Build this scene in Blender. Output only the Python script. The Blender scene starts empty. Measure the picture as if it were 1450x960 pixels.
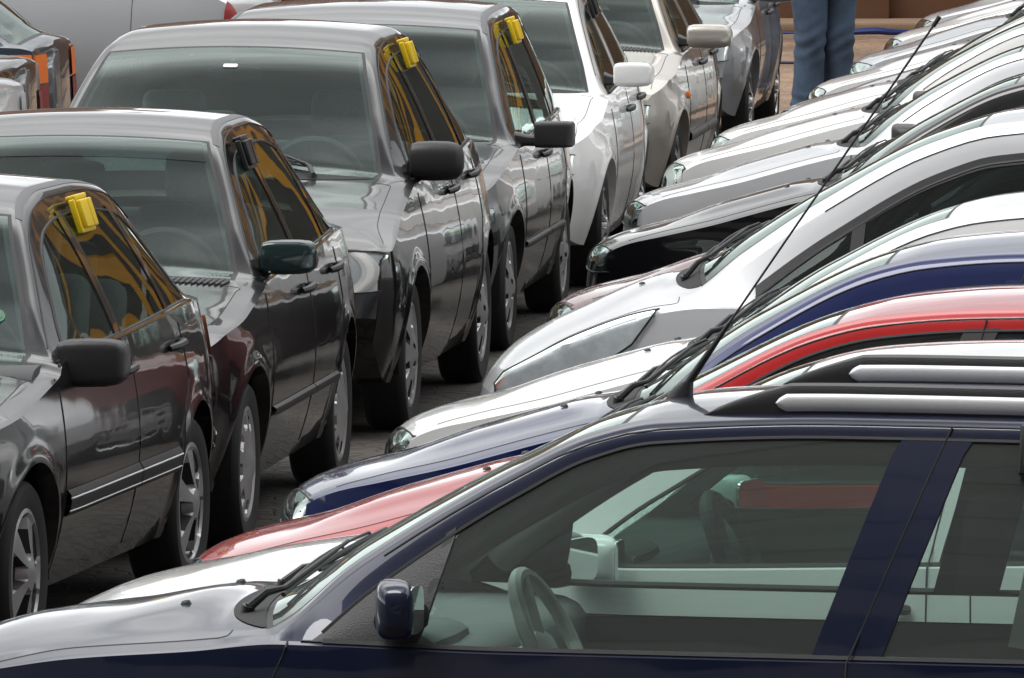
import bpy, bmesh, math, random
import numpy as np
from mathutils import Vector, Matrix
random.seed(7)
rng = np.random.RandomState(7)
rad = math.radians
sc = bpy.context.scene
COL = sc.collection

# ------------------------------------------------------------------ materials
MATS = {}
def new_mat(name):
    m = bpy.data.materials.new(name); m.use_nodes = True
    nt = m.node_tree; b = nt.nodes['Principled BSDF']
    return m, nt, b
def simple(name, col, rough=.5, metal=0., noise=0., nscale=8., bump=0., coat=0.):
    if name in MATS: return MATS[name]
    m, nt, b = new_mat(name)
    b.inputs['Base Color'].default_value = (*col, 1)
    b.inputs['Roughness'].default_value = rough
    b.inputs['Metallic'].default_value = metal
    b.inputs['Coat Weight'].default_value = coat
    if noise or bump:
        tc = nt.nodes.new('ShaderNodeTexCoord')
        n = nt.nodes.new('ShaderNodeTexNoise'); n.inputs['Scale'].default_value = nscale; n.inputs['Detail'].default_value = 6
        nt.links.new(tc.outputs['Object'], n.inputs['Vector'])
        if noise:
            mx = nt.nodes.new('ShaderNodeMix'); mx.data_type = 'RGBA'
            mx.inputs[6].default_value = (*[c*(1-noise) for c in col], 1)
            mx.inputs[7].default_value = (*[min(1, c*(1+noise)) for c in col], 1)
            nt.links.new(n.outputs['Fac'], mx.inputs[0]); nt.links.new(mx.outputs[2], b.inputs['Base Color'])
        if bump:
            bp = nt.nodes.new('ShaderNodeBump'); bp.inputs['Strength'].default_value = bump; bp.inputs['Distance'].default_value = .01
            nt.links.new(n.outputs['Fac'], bp.inputs['Height']); nt.links.new(bp.outputs[0], b.inputs['Normal'])
    MATS[name] = m
    return m
def paint(col, metal=0., rough=.35, dust_haze=.04):
    key = 'paint_%.3f_%.3f_%.3f_%.2f' % (*col, metal)
    if key in MATS: return MATS[key]
    m, nt, b = new_mat('car_paint')
    tc = nt.nodes.new('ShaderNodeTexCoord')
    n = nt.nodes.new('ShaderNodeTexNoise'); n.inputs['Scale'].default_value = 2.2; n.inputs['Detail'].default_value = 8; n.inputs['Roughness'].default_value = .65
    nt.links.new(tc.outputs['Object'], n.inputs['Vector'])
    mr = nt.nodes.new('ShaderNodeMapRange'); mr.inputs[1].default_value = .42; mr.inputs[2].default_value = .75
    mr.inputs[3].default_value = 0; mr.inputs[4].default_value = dust_haze
    nt.links.new(n.outputs['Fac'], mr.inputs[0])
    mx = nt.nodes.new('ShaderNodeMix'); mx.data_type = 'RGBA'
    mx.inputs[6].default_value = (*col, 1); mx.inputs[7].default_value = (.30, .25, .20, 1)
    nt.links.new(mr.outputs[0], mx.inputs[0]); nt.links.new(mx.outputs[2], b.inputs['Base Color'])
    b.inputs['Metallic'].default_value = metal; b.inputs['Roughness'].default_value = rough
    b.inputs['Specular IOR Level'].default_value = .12
    b.inputs['Coat Weight'].default_value = 1; b.inputs['Coat IOR'].default_value = 1.5
    mr2 = nt.nodes.new('ShaderNodeMapRange'); mr2.inputs[1].default_value = .4; mr2.inputs[2].default_value = .8
    mr2.inputs[3].default_value = .015; mr2.inputs[4].default_value = .09
    nt.links.new(n.outputs['Fac'], mr2.inputs[0]); nt.links.new(mr2.outputs[0], b.inputs['Coat Roughness'])
    # sheet-metal waviness so reflections wobble the way pressed steel does
    n2 = nt.nodes.new('ShaderNodeTexNoise'); n2.inputs['Scale'].default_value = 3.0; n2.inputs['Detail'].default_value = 1.5
    nt.links.new(tc.outputs['Object'], n2.inputs['Vector'])
    bp = nt.nodes.new('ShaderNodeBump'); bp.inputs['Strength'].default_value = .24; bp.inputs['Distance'].default_value = .012
    nt.links.new(n2.outputs['Fac'], bp.inputs['Height']); nt.links.new(bp.outputs[0], b.inputs['Coat Normal'])
    MATS[key] = m
    return m
def glass(name, tint, ior=1.52, wav=.25, dust_haze=.018):
    if name in MATS: return MATS[name]
    m = bpy.data.materials.new(name); m.use_nodes = True; nt = m.node_tree; nt.nodes.clear()
    out = nt.nodes.new('ShaderNodeOutputMaterial'); mx = nt.nodes.new('ShaderNodeMixShader')
    tr = nt.nodes.new('ShaderNodeBsdfTransparent'); tr.inputs[0].default_value = (*tint, 1)
    gl = nt.nodes.new('ShaderNodeBsdfGlossy'); gl.inputs['Roughness'].default_value = .008; gl.inputs[0].default_value = (.88, 1, .955, 1)
    fr = nt.nodes.new('ShaderNodeFresnel'); fr.inputs[0].default_value = ior
    mul = nt.nodes.new('ShaderNodeMath'); mul.operation = 'MULTIPLY'; mul.inputs[1].default_value = 1.05; mul.use_clamp = True
    nt.links.new(fr.outputs[0], mul.inputs[0]); nt.links.new(mul.outputs[0], mx.inputs[0])
    nt.links.new(tr.outputs[0], mx.inputs[1]); nt.links.new(gl.outputs[0], mx.inputs[2])
    tc = nt.nodes.new('ShaderNodeTexCoord'); n = nt.nodes.new('ShaderNodeTexNoise'); n.inputs['Scale'].default_value = 2.4; n.inputs['Detail'].default_value = 0
    nt.links.new(tc.outputs['Object'], n.inputs['Vector'])
    bp = nt.nodes.new('ShaderNodeBump'); bp.inputs['Strength'].default_value = wav; bp.inputs['Distance'].default_value = .01
    nt.links.new(n.outputs['Fac'], bp.inputs['Height']); nt.links.new(bp.outputs[0], gl.inputs['Normal'])
    # diffuse film: light dusting, plus painted reflection haze on door_glass
    df = nt.nodes.new('ShaderNodeBsdfDiffuse'); df.inputs[0].default_value = (.42, .44, .42, 1)
    m2 = nt.nodes.new('ShaderNodeMixShader'); m2.inputs[0].default_value = dust_haze
    nt.links.new(mx.outputs[0], m2.inputs[1]); nt.links.new(df.outputs[0], m2.inputs[2])
    nt.links.new(m2.outputs[0], out.inputs[0])
    MATS[name] = m
    return m
M_black = simple('black_rubber', (.012, .012, .013), .55)
M_plastic = simple('black_plastic', (.022, .022, .024), .42, bump=.15, nscale=300)
M_cowl = simple('cowl_black', (.010, .010, .011), .75)
M_gplastic = simple('grey_plastic', (.10, .10, .105), .5)
M_tyre = simple('tyre_rubber', (.018, .017, .017), .8, noise=.3, nscale=30)
M_under = simple('underbody_black', (.008, .008, .008), .9)
M_inner = simple('interior_grey', (.085, .088, .09), .8, noise=.15)
M_innermid = simple('interior_mid_grey', (.34, .345, .34), .8, noise=.15)
M_innertrim = simple('pillar_trim_grey', (.17, .175, .17), .8)
M_pale = simple('interior_pale_grey', (.45, .46, .45), .7)
M_innerlight = simple('interior_light_grey', (.25, .26, .26), .75)
M_seat = simple('seat_fabric', (.17, .175, .18), .95, noise=.2, nscale=60, bump=.2)
M_chrome = simple('chrome', (.75, .75, .76), .08, 1.)
M_alu = simple('brushed_aluminium', (.78, .79, .81), .5, .6, noise=.06, nscale=20)
M_rim = simple('silver_wheel_paint', (.50, .50, .51), .32, .6, noise=.12, nscale=12, coat=.5)
M_rimdark = simple('wheel_hole_black', (.015, .015, .015), .7)
M_lampchrome = simple('lamp_reflector', (.66, .68, .70), .30, .30, noise=.35, nscale=18, bump=.3)
M_lampfacet = simple('lamp_facets', (.42, .43, .44), .22, .6, noise=.6, nscale=45, bump=1.0)
M_amber = simple('amber_lens', (.80, .16, .008), .45)
M_red = simple('red_lens', (.45, .008, .008), .15, coat=1.)
M_dred = simple('dark_red_lens', (.22, .012, .012), .4)
M_white = simple('white_lens', (.8, .8, .78), .15, coat=1.)
M_mirror = simple('mirror_glass', (.8, .82, .82), .02, 1.)
M_glass = glass('green_tinted_glass', (.62, .76, .72))
M_dglass = glass('smoked_glass', (.20, .24, .25))
M_lens = glass('clear_lamp_glass', (.93, .95, .96), 1.45, .5)
M_yellow = simple('yellow_plastic', (.72, .50, .008), .4, noise=.06, nscale=20)
M_paper = simple('white_paper', (.75, .75, .73), .7)

# ------------------------------------------------------------------ object helpers
def tag(o, label=None, cat=None, group=None, kind=None):
    if label: o['label'] = label
    if cat: o['category'] = cat
    if group: o['group'] = group
    if kind: o['kind'] = kind
    return o
def empty(name, loc=(0, 0, 0), rz=0.):
    o = bpy.data.objects.new(name, None); COL.objects.link(o)
    o.location = loc; o.rotation_euler = (0, 0, rz); o.empty_display_size = .2
    return o
def mesh_obj(name, verts, faces, mats, parent=None, midx=None, smooth=True, angle=38):
    me = bpy.data.meshes.new(name)
    me.from_pydata([tuple(map(float, v)) for v in verts], [], [tuple(f) for f in faces])
    if not isinstance(mats, (list, tuple)): mats = [mats]
    for m in mats: me.materials.append(m)
    if midx is not None: me.polygons.foreach_set('material_index', np.array(midx, dtype=np.int32))
    if smooth:
        me.polygons.foreach_set('use_smooth', np.ones(len(me.polygons), dtype=bool))
        me.set_sharp_from_angle(angle=rad(angle))
    me.validate(); me.update()
    o = bpy.data.objects.new(name, me); COL.objects.link(o)
    if parent: o.parent = parent
    return o
class MB:
    """collects shapes for one mesh"""
    def __init__(s): s.v = []; s.f = []; s.m = []
    def add(s, v, f, m=0):
        b = len(s.v); s.v += [tuple(p) for p in v]; s.f += [tuple(i+b for i in q) for q in f]; s.m += [m]*len(f)
    def grid(s, P, m=0, closeu=False, closev=False):
        P = np.asarray(P); a, b = P.shape[:2]
        f = []
        for i in range(a if closeu else a-1):
            for j in range(b if closev else b-1):
                f.append((i*b+j, i*b+(j+1) % b, ((i+1) % a)*b+(j+1) % b, ((i+1) % a)*b+j))
        s.add(P.reshape(-1, 3), f, m)
    def tube(s, pts, r, n=8, m=0, cap=True):
        pts = [Vector(p) for p in pts]
        rs = r if isinstance(r, (list, tuple)) else [r]*len(pts)
        P = []
        for i, p in enumerate(pts):
            t = (pts[min(i+1, len(pts)-1)]-pts[max(i-1, 0)])
            t = t.normalized() if t.length > 1e-9 else Vector((1, 0, 0))
            u = t.cross(Vector((0, 0, 1)))
            if u.length < .05: u = t.cross(Vector((0, 1, 0)))
            u.normalize(); w = u.cross(t)
            P.append([p+(u*math.cos(k*2*math.pi/n)+w*math.sin(k*2*math.pi/n))*rs[i] for k in range(n)])
        s.grid(np.array(P), m, closev=True)
        if cap:
            b = len(s.v)-len(pts)*n
            s.f.append(tuple(b+k for k in range(n))[::-1]); s.f.append(tuple(b+(len(pts)-1)*n+k for k in range(n))); s.m += [m, m]
    def box(s, c, d, m=0, bev=.0, rot=None):
        """rounded box through a bmesh bevel"""
        bm = bmesh.new(); bmesh.ops.create_cube(bm, size=1)
        for v in bm.verts: v.co = Vector((v.co.x*d[0], v.co.y*d[1], v.co.z*d[2]))
        if bev: bmesh.ops.bevel(bm, geom=list(bm.edges), offset=bev, segments=3, affect='EDGES', profile=.5)
        if rot is not None: bmesh.ops.transform(bm, matrix=rot, verts=bm.verts)
        bmesh.ops.translate(bm, vec=Vector(c), verts=bm.verts)
        bm.verts.index_update()
        s.add([v.co[:] for v in bm.verts], [[v.index for v in f.verts] for f in bm.faces], m); bm.free()
    def superloft(s, secs, n=20, m=0):
        """secs: list of (center, ax1 vec, ax2 vec, exponent)"""
        P = []
        for c, a1, a2, e in secs:
            c, a1, a2 = Vector(c), Vector(a1), Vector(a2); ring = []
            for k in range(n):
                t = 2*math.pi*k/n; ct, st = math.cos(t), math.sin(t)
                ring.append(c+a1*(math.copysign(abs(ct)**(2/e), ct))+a2*(math.copysign(abs(st)**(2/e), st)))
            P.append(ring)
        s.grid(np.array(P), m, closev=True)
        b = len(s.v)-len(secs)*n
        s.f.append(tuple(b+k for k in range(n))[::-1]); s.f.append(tuple(b+(len(secs)-1)*n+k for k in range(n))); s.m += [m, m]
    def build(s, name, mats, parent=None, smooth=True, angle=38):
        return mesh_obj(name, s.v, s.f, mats, parent, s.m, smooth, angle)

def pchip(pts, x):
    px = np.array([p[0] for p in pts], float); py = np.array([p[1] for p in pts], float)
    h = np.diff(px); d = np.diff(py)/h; n = len(px); t = np.zeros(n)
    for i in range(1, n-1):
        if d[i-1]*d[i] > 0:
            w1 = 2*h[i]+h[i-1]; w2 = h[i]+2*h[i-1]; t[i] = (w1+w2)/(w1/d[i-1]+w2/d[i])
    t[0] = d[0]; t[-1] = d[-1]
    x = np.clip(np.asarray(x, float), px[0], px[-1]); k = np.clip(np.searchsorted(px, x)-1, 0, n-2)
    s = (x-px[k])/h[k]
    return ((1+2*s)*(1-s)**2)*py[k]+s*(1-s)**2*h[k]*t[k]+s*s*(3-2*s)*py[k+1]+s*s*(s-1)*h[k]*t[k+1]
def sstep(a, b, x):
    t = np.clip((np.asarray(x, float)-a)/(b-a), 0, 1); return t*t*(3-2*t)

# ------------------------------------------------------------------ wheel
WHEEL_CACHE = {}
def wheel(parent, pos, R, side, style, width=.18):
    """tyre mesh with a rim child; side -1 = outer face towards -y"""
    key = (R, style, side)
    if key not in WHEEL_CACHE:
        prof = [(.60*R, -.38), (.69*R, -.44), (.80*R, -.50), (.93*R, -.50), (.985*R, -.42), (R, -.3), (R, 0), (R, .3), (.985*R, .42), (.93*R, .5), (.8*R, .50), (.69*R, .44), (.6*R, .38)]
        n = 48; P = []
        for k in range(n):
            a = 2*math.pi*k/n
            P.append([(r*math.cos(a), y*width*side, r*math.sin(a)) for r, y in prof])
        t = MB(); t.grid(np.array(P), 0, closeu=True)
        rr = .70*R; nt_, nr = 80, 16; P = []; mi = []
        hub = .18
        for i in range(nr+1):
            row = []
            q = i/nr; r = rr*q
            for k in range(nt_):
                a = 2*math.pi*k/nt_
                y = .50*width+.02*math.exp(-(q/.30)**2)-.030*max(0, q-.2)**2
                if q > .93: y += .010
                row.append((r, a, y, q))
            P.append(row)
        V = []; F = []; MI = []
        def hole(q, a):
            if style == 'cap':      # full cover with a ring of slots
                return .66 < q < .86 and math.cos(a*9) > .15
            if style == 'cap2':
                return (.50 < q < .84 and math.cos(a*7) > .55) or (.2 < q < .27 and math.cos(a*4) > .7)
            ns = 5 if style == 'spoke5' else 7
            return .30 < q < .90 and math.cos(a*ns) < .25-.35*(q-.5)
        for i in range(nr+1):
            for k in range(nt_):
                r, a, y, q = P[i][k]
                if hole(q, a): y -= .035
                V.append((r*math.cos(a), y*side, r*math.sin(a)))
        for i in range(nr):
            for k in range(nt_):
                k2 = (k+1) % nt_
                F.append((i*nt_+k, i*nt_+k2, (i+1)*nt_+k2, (i+1)*nt_+k))
                MI.append(1 if hole((i+.5)/nr, 2*math.pi*(k+.5)/nt_) else 0)
        WHEEL_CACHE[key] = (t, V, F, MI)
        to = t.build('wheel', M_tyre, parent)
        ro = mesh_obj('rim', V, F, [M_rim, M_rimdark], to, MI, True, 30)
        WHEEL_CACHE[key] = (to.data, ro.data)
    else:
        to = bpy.data.objects.new('wheel', WHEEL_CACHE[key][0]); COL.objects.link(to); to.parent = parent
        ro = bpy.data.objects.new('rim', WHEEL_CACHE[key][1]); COL.objects.link(ro); ro.parent = to
    to.location = pos
    to.rotation_euler = (0, random.uniform(0, 6.28), 0)
    return to

# ------------------------------------------------------------------ seats
SEAT = {}
def seat(parent, pos, mat=None):
    mat = mat or M_seat
    key = mat.name
    if key not in SEAT:
        b = MB()
        b.box((0, 0, .07), (.50, .50, .16), 0, .05)
        b.box((.30, 0, .38), (.13, .48, .62), 0, .055, Matrix.Rotation(rad(16), 4, 'Y'))
        b.box((.40, 0, .78), (.10, .27, .19), 0, .045, Matrix.Rotation(rad(10), 4, 'Y'))
        for s in (-.06, .06): b.tube([(.375, s, .64), (.395, s, .74)], .007, 6, 0)
        o = b.build('front_seat', mat, parent); SEAT[key] = o.data
    else:
        o = bpy.data.objects.new('front_seat', SEAT[key]); COL.objects.link(o); o.parent = parent
    o.location = pos
    return o

# ------------------------------------------------------------------ the car
CREST = {}
def make_car(S):
    g = S.get
    L, W = S['L'], S['W']; bf, br = g('bf', .22), g('br', .14)
    uf, ur, Rw = S['uf'], S['ur'], g('Rw', .29)
    cr, kt, fr = g('cr', .075), g('kt', .40), g('fr', .06)
    uc, uh, u0, u1 = S['uc'], S['uh'], S['r0'], S['r1']      # cowl, header, rear glass top / bottom
    step = g('step', .03)
    root = empty('parked_car'); tag(root, S['label'], 'car', S['group'])
    bowpts = [(0, bf+.06), (bf, bf), (bf+.3, .55*bf), (uc, g('bc', .12)), (uh, .05), (uh+.5, .01), (u0, -.03), (u1, -.06), (L-br-.25, -.55*br), (L-br, -br), (L, -br-.05)]
    bow = lambda u: pchip(bowpts, u)
    # centre profile given in true x from the nose tip -> side parameter u
    xs = np.linspace(bf, L-br, 1600); xc = xs-bow(xs)
    prof = [(float(np.interp(x, xc, xs)), z) for x, z in S['top']]
    uu = [prof[0][0]]
    for a, b in zip(prof[:-1], prof[1:]):
        pass
    def ztop(u):
        return np.interp(u, PX, PZ)
    fx = np.linspace(bf, L-br, 2400)
    fz = pchip(prof, fx)
    k = np.hanning(15); k /= k.sum()
    fz = np.convolve(np.pad(fz, 7, mode='edge'), k, 'valid')
    PX, PZ = fx, fz
    def zs_(u):
        return pchip([(bf, .40), (bf+.06, .27), (bf+.3, .22), (uf+.5, .205), (ur-.5, .205), (L-br-.4, .26), (L-br-.05, .33), (L-br, .42)], u)
    def zb_(u):
        zt = ztop(u)
        belt = pchip(S['belt'], u)
        nose = sstep(bf, bf+.5, u); tail = 1-sstep(L-br-.35, L-br, u)
        return np.minimum(belt, zt-(.012+.03*nose*tail))
    def plan(u):
        return pchip([(bf, g('nw', .80)), (bf+.07, g('nw', .80)+.07), (bf+.25, .945+.35*(g('nw', .80)-.80)), (bf+.6, .985), (1.6, 1.0), (L-1.3, 1.0), (L-br-.4, .965+.2*(g('tw', .82)-.82)), (L-br-.1, .90+.6*(g('tw', .82)-.82)), (L-br, g('tw', .82))], u)
    # stations: arc length sampling of the top profile, plus arch and feature lines
    st = [bf]
    arc = np.concatenate([[0], np.cumsum(np.hypot(np.diff(PX), np.diff(PZ)))])
    st = list(np.interp(np.arange(0, arc[-1], step), arc, PX))+[L-br]
    Ra = Rw+g('archgap', .055)
    for uw in (uf, ur):
        st += [uw+Ra*math.cos(a)*.999 for a in np.linspace(0, math.pi, 25)]+[uw-Ra-.004, uw+Ra+.004]
    st += [uc-.09, uc-.0, uc+.02, uh, uh-.012, u0, u1, u0+.03, u1-.03]+list(S['doors'])+[g('hoodf', bf+.1)]
    st = sorted(st); U = [st[0]]
    for s_ in st[1:]:
        if s_-U[-1] > .004: U.append(s_)
    U = np.array(U); n = len(U)
    zt, zs, zb = ztop(U), zs_(U), zb_(U)
    Wu = W*plan(U)
    arch = np.zeros(n)
    for uw in (uf, ur):
        q = Ra**2-(U-uw)**2
        arch = np.maximum(arch, np.where(q > 0, Rw+np.sqrt(np.maximum(q, 0)), 0))
    ze = np.maximum(zs, arch)
    zwst = g('zw', .60)
    def yside(u, z, Wx):
        t = np.asarray(z)-zwst
        y = Wx-np.where(t < 0, g('tl', .085)*(t/.4)**2, g('tu', .055)*(np.abs(t)/.35)**1.7)
        cz = g('crease')
        if cz: y = y-.010*sstep(cz+.012, cz-.012, z)
        rc = g('rubz')
        for uw in (uf, ur):
            d = np.hypot(np.asarray(u)-uw, np.asarray(z)-Rw)
            y = y+g('flare', .012)*np.exp(-((d-Ra-.01)/.035)**2)
        return y
    h = np.maximum(0, zt-cr-zb)
    # pillar line erosion -> top of the side glass
    U2 = np.linspace(U[0], U[-1], 1500)
    h2 = np.maximum(0, ztop(U2)-cr-zb_(U2)); z2 = zb_(U2)+h2
    hd = np.zeros(n)
    frn = np.interp(U, [uc, uh, u0-.3, u1], [g('frA', fr), fr, fr, g('frC', fr+.03)])
    for i in range(n):
        f = frn[i]; msk = np.abs(U2-U[i]) <= f
        hd[i] = np.min(z2[msk]-np.sqrt(np.maximum(f*f-(U2[msk]-U[i])**2, 0)))-zb[i]
    hd = np.clip(hd, 0, None); hd = np.where(h < .02, 0, hd)
    ua, uz = g('ua', uc+.1), S['uz']
    yb = yside(U, zb, Wu)
    hb = sstep(0, .12, h)
    hcw = sstep(uc-.16, uc-.02, U); ins = .085*(1-hcw)+g('cwi', .05)*hcw
    # nose/tail: insets shrink
    sq = np.minimum(sstep(bf-.02, bf+.3, U), 1-sstep(L-br-.3, L-br+.02, U))*.8+.2
    b1y, b1z = yb-.020*sq, zb+.006*sq
    r1y, r1z = yb-ins*sq-kt*h, zb+.015*sq+h
    r2y = r1y-(.08-.025*hcw*(1-sstep(uh-.1, uh+.3, U)))*sq
    r2z = np.where(h > 0, 0, 0)+ r1z + (zt-r1z)*np.where(h > .001, .62*hb+(1-hb)*.20, .20)
    f = np.where(h > .02, np.clip(hd/np.maximum(h, 1e-4), .04, .97), .3)
    dy, dz = b1y+(r1y-b1y)*f, b1z+(r1z-b1z)*f
    NS = 14
    rows = []; seg = []   # seg label of interval j..j+1
    def addrow(y, z, s):
        rows.append(np.stack([U, -y, z], 1)); seg.append(s)
    ybot = yside(U, ze, Wu)
    lipin = np.where(arch > zs, .06, .10)
    addrow(ybot-lipin, ze+np.where(arch > zs, 0, -.005), 'lip')
    for q in range(NS):
        t = q/NS; z = ze+(zb-ze)*t
        addrow(yside(U, z, Wu), z, 'side')
    addrow(yb, zb, 'shoulder')
    for q in range(6):
        t = q/6; bl = .010*np.minimum(1, hd/.2)*4*t*(1-t)
        addrow(b1y+(dy-b1y)*t+bl, b1z+(dz-b1z)*t, 'glass')
    for q in range(2):
        t = q/2; addrow(dy+(r1y-dy)*t, dz+(r1z-dz)*t, 'frame')
    cy, cz = r1y-(kt*.03+.004)*hb, r1z+.035*hb*sq
    cyy = np.where(h > .001, cy, (r1y+r2y)/2); czz = np.where(h > .001, np.minimum(cz, r2z), (r1z+r2z)/2)
    for q in range(5):
        t = q/5
        addrow((1-t)**2*r1y+2*t*(1-t)*cyy+t*t*r2y, (1-t)**2*r1z+2*t*(1-t)*czz+t*t*r2z, 'rail')
    yy = [1, .975, .95]+list(np.linspace(.82, 0, 8))
    for q, t in enumerate(yy):
        addrow(r2y*t, zt-(zt-r2z)*t**np.where(U < uc-.1, 1.7, 2.0), 'seal' if q < 1 else 'top')
    NH = len(rows)                      # left rows up to and including the centre line
    hood_crease = g('hoodcrease', .010)
    P = np.stack(rows, 1)               # n x NH x 3
    # hood creases: raised centre panel
    ho = sstep(bf+.25, bf+.5, U)*(1-sstep(uc-.25, uc-.1, U))
    for j in range(NH):
        if seg[j] in ('top', 'seal'):
            P[:, j, 2] += ho*hood_crease*(1-sstep(.38, .46, np.abs(P[:, j, 1])))
    q2 = np.clip((np.abs(P[:, :, 1])/W), 0, 1)**2
    P[:, :, 0] -= bow(U)[:, None]*(1-q2)
    mirror = P[:, :-1].copy()
    if g('fardrop'):
        for j in range(NH-1):
            if seg[j] == 'side': wgt = max(0, (j-6)/9.)
            elif seg[j] == 'shoulder': wgt = 1.
            elif seg[j] == 'glass': wgt = 1-(j-seg.index('glass'))/6.
            else: wgt = 0
            mirror[:, j, 2] -= g('fardrop')*wgt*sstep(1.05, 1.35, U)*(1-sstep(3.6, 4.0, U))
    mirror = mirror[:, ::-1].copy(); mirror[:, :, 1] *= -1
    FULL = np.concatenate([P, mirror], 1); NF = FULL.shape[1]
    FULL[:, :, 0] -= L/2
    segf = seg[:NH-1]+seg[:NH-1][::-1]
    # --- face classification
    dA, dB, dC = S['doors']
    hoodf = g('hoodf', bf+.10)
    um = (U[1:]+U[:-1])/2
    parts = {}
    jr2x = seg.index('seal')
    uB = g('uB', dB)
    for i in range(n-1):
        u = um[i]
        for j in range(NF-1):
            s = segf[j]; left = j < NH-1
            z = (FULL[i, j, 2]+FULL[i+1, j+1, 2])/2
            name = 'body'
            if s in ('top', 'seal'):
                if hoodf < u < uc-.09: name = 'hood'
                elif uc <= u < uh:
                    name = 'windshield' if (s == 'top' and uc+.02 < u < uh-.012) else 'windshield_seal'
                elif u0 < u < u1:
                    name = 'rear_window' if (s == 'top' and u0+.03 < u < u1-.03) else 'rear_window_seal'
            elif s == 'rail' and hoodf < u < uc-.09: name = 'hood'
            elif s == 'glass':
                if ua < u < uz and (hd[i]+hd[i+1])/2 > .016:
                    if u < ua: pass
                    elif u < uB: name = 'front_side_windowL' if left else 'front_side_windowR'
                    elif u < dC: name = 'rear_side_windowL' if left else 'rear_side_windowR'
                    else: name = 'quarter_windowL' if left else 'quarter_windowR'
            elif s in ('side', 'shoulder'):
                if u < uf-Ra and z < g('bumpz', .50): name = 'front_bumper'
                elif u > ur+Ra and z < g('bumpz', .50)+.02: name = 'rear_bumper'
                elif dA < u < dB and z > .27: name = 'front_doorL' if left else 'front_doorR'
                elif dB < u < dC and z > .27 and g('four', True): name = 'rear_doorL' if left else 'rear_doorR'
            elif s == 'lip' and (u < uf-Ra): name = 'front_bumper'
            elif s == 'lip' and (u > ur+Ra): name = 'rear_bumper'
            if u < bf+.014: name = 'front_bumper'
            if s == 'top' and u < hoodf and z < g('bumpz', .50): name = 'front_bumper'
            if s in ('top', 'rail', 'frame', 'glass', 'seal') and u > L-br-.3 and z < g('bumpz', .50)+.02: name = 'rear_bumper'
            if s in ('rail', 'frame', 'glass', 'seal') and u < hoodf and z < g('bumpz', .50): name = 'front_bumper'
            parts.setdefault(name, []).append((i, j))
    pm = S['paint']
    V = FULL.reshape(-1, 3)
    matof = {'hood': pm, 'body': pm, 'cowl_panel': M_black, 'windshield': g('wglass', M_glass), 'rear_window': g('wglass', M_glass),
             'windshield_seal': M_black, 'rear_window_seal': M_black, 'front_bumper': g('bumpmat', pm), 'rear_bumper': g('bumpmat', pm)}
    O = {}
    for name, fl in parts.items():
        base = name[:-1] if name[-1] in 'LR' else name
        idx = {}; vs = []; fs = []
        for i, j in fl:
            q = []
            for a, b in ((i, j), (i, j+1), (i+1, j+1), (i+1, j)):
                kk = a*NF+b
                if kk not in idx: idx[kk] = len(vs); vs.append(V[kk])
                q.append(idx[kk])
            fs.append(q[::-1])
        if name == 'body':     # close nose and tail slits
            for i in (0, n-1):
                ring = []
                for b in range(NF):
                    kk = i*NF+b
                    if kk not in idx: idx[kk] = len(vs); vs.append(V[kk])
                    ring.append(idx[kk])
                fs.append(ring if i else ring[::-1])
        m = matof.get(base)
        if m is None: m = M_plastic if base == 'mirror_sail' else (g('sglass', M_glass) if 'window' in base else pm)
        O[name] = mesh_obj(base, vs, fs, m, root, None, True, 34)
    # --- surface lookup
    jd = [j for j in range(NH) if seg[j] == 'frame'][0]
    jb = [j for j in range(NH) if seg[j] == 'glass'][0]
    jr1 = [j for j in range(NH) if seg[j] == 'rail'][0]
    jr2 = [j for j in range(NH) if seg[j] == 'seal'][0]
    def surf(u, v, side=-1, off=0.):
        i = np.clip(np.interp(u, U, np.arange(n)), 0, n-1.001); a = int(i); fa = i-a
        v = min(max(v, 0), NH-1.001); b = int(v); fb = v-b
        p = (FULL[a, b]*(1-fb)+FULL[a, b+1]*fb)*(1-fa)+(FULL[a+1, b]*(1-fb)+FULL[a+1, b+1]*fb)*fa
        if off:
            eu = (FULL[a+1, b]-FULL[a, b]); ev = FULL[a, b+1]-FULL[a, b]
            nn = np.cross(ev, eu); l = np.linalg.norm(nn)
            if l > 1e-9:
                nn = nn/l
                ref = np.array([0, -1, .6])
                if nn@ref < 0: nn = -nn
                p = p+nn*off
        p = p.copy(); p[1] *= -side
        return p
    def v_at(u, z):
        i = np.clip(np.interp(u, U, np.arange(n)), 0, n-1.001); a = int(i); fa = i-a
        col = FULL[a, 1:jr1+1, 2]*(1-fa)+FULL[a+1, 1:jr1+1, 2]*fa
        return 1+float(np.interp(z, col, np.arange(len(col))))
    def side_pt(u, z, side=-1, off=0.): return surf(u, v_at(u, z), side, off)
    def patch(name, rowsuv, off, mat, side, parent, thick=.012):
        A = np.array([[surf(u, v, side, off) for u, v in r] for r in rowsuv])
        B = np.array([[surf(u, v, side, off-thick) for u, v in r] for r in rowsuv])
        mb = MB(); mb.grid(A); mb.grid(B)
        bd = [(0, j) for j in range(A.shape[1])]+[(i, A.shape[1]-1) for i in range(1, A.shape[0])]+[(A.shape[0]-1, j) for j in range(A.shape[1]-2, -1, -1)]+[(i, 0) for i in range(A.shape[0]-2, 0, -1)]
        ring = [[A[i, j] for i, j in bd], [B[i, j] for i, j in bd]]
        mb.grid(np.array(ring), 0, closev=True)
        return mb.build(name, mat, parent)
    def lin(a, b, m): return [a+(b-a)*q/(m-1) for q in range(m)]
    belt_at = lambda u: float(np.interp(u, U, zb))
    top_at = lambda u: float(np.interp(u, U, r1z))
    near = g('near', True)
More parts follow.
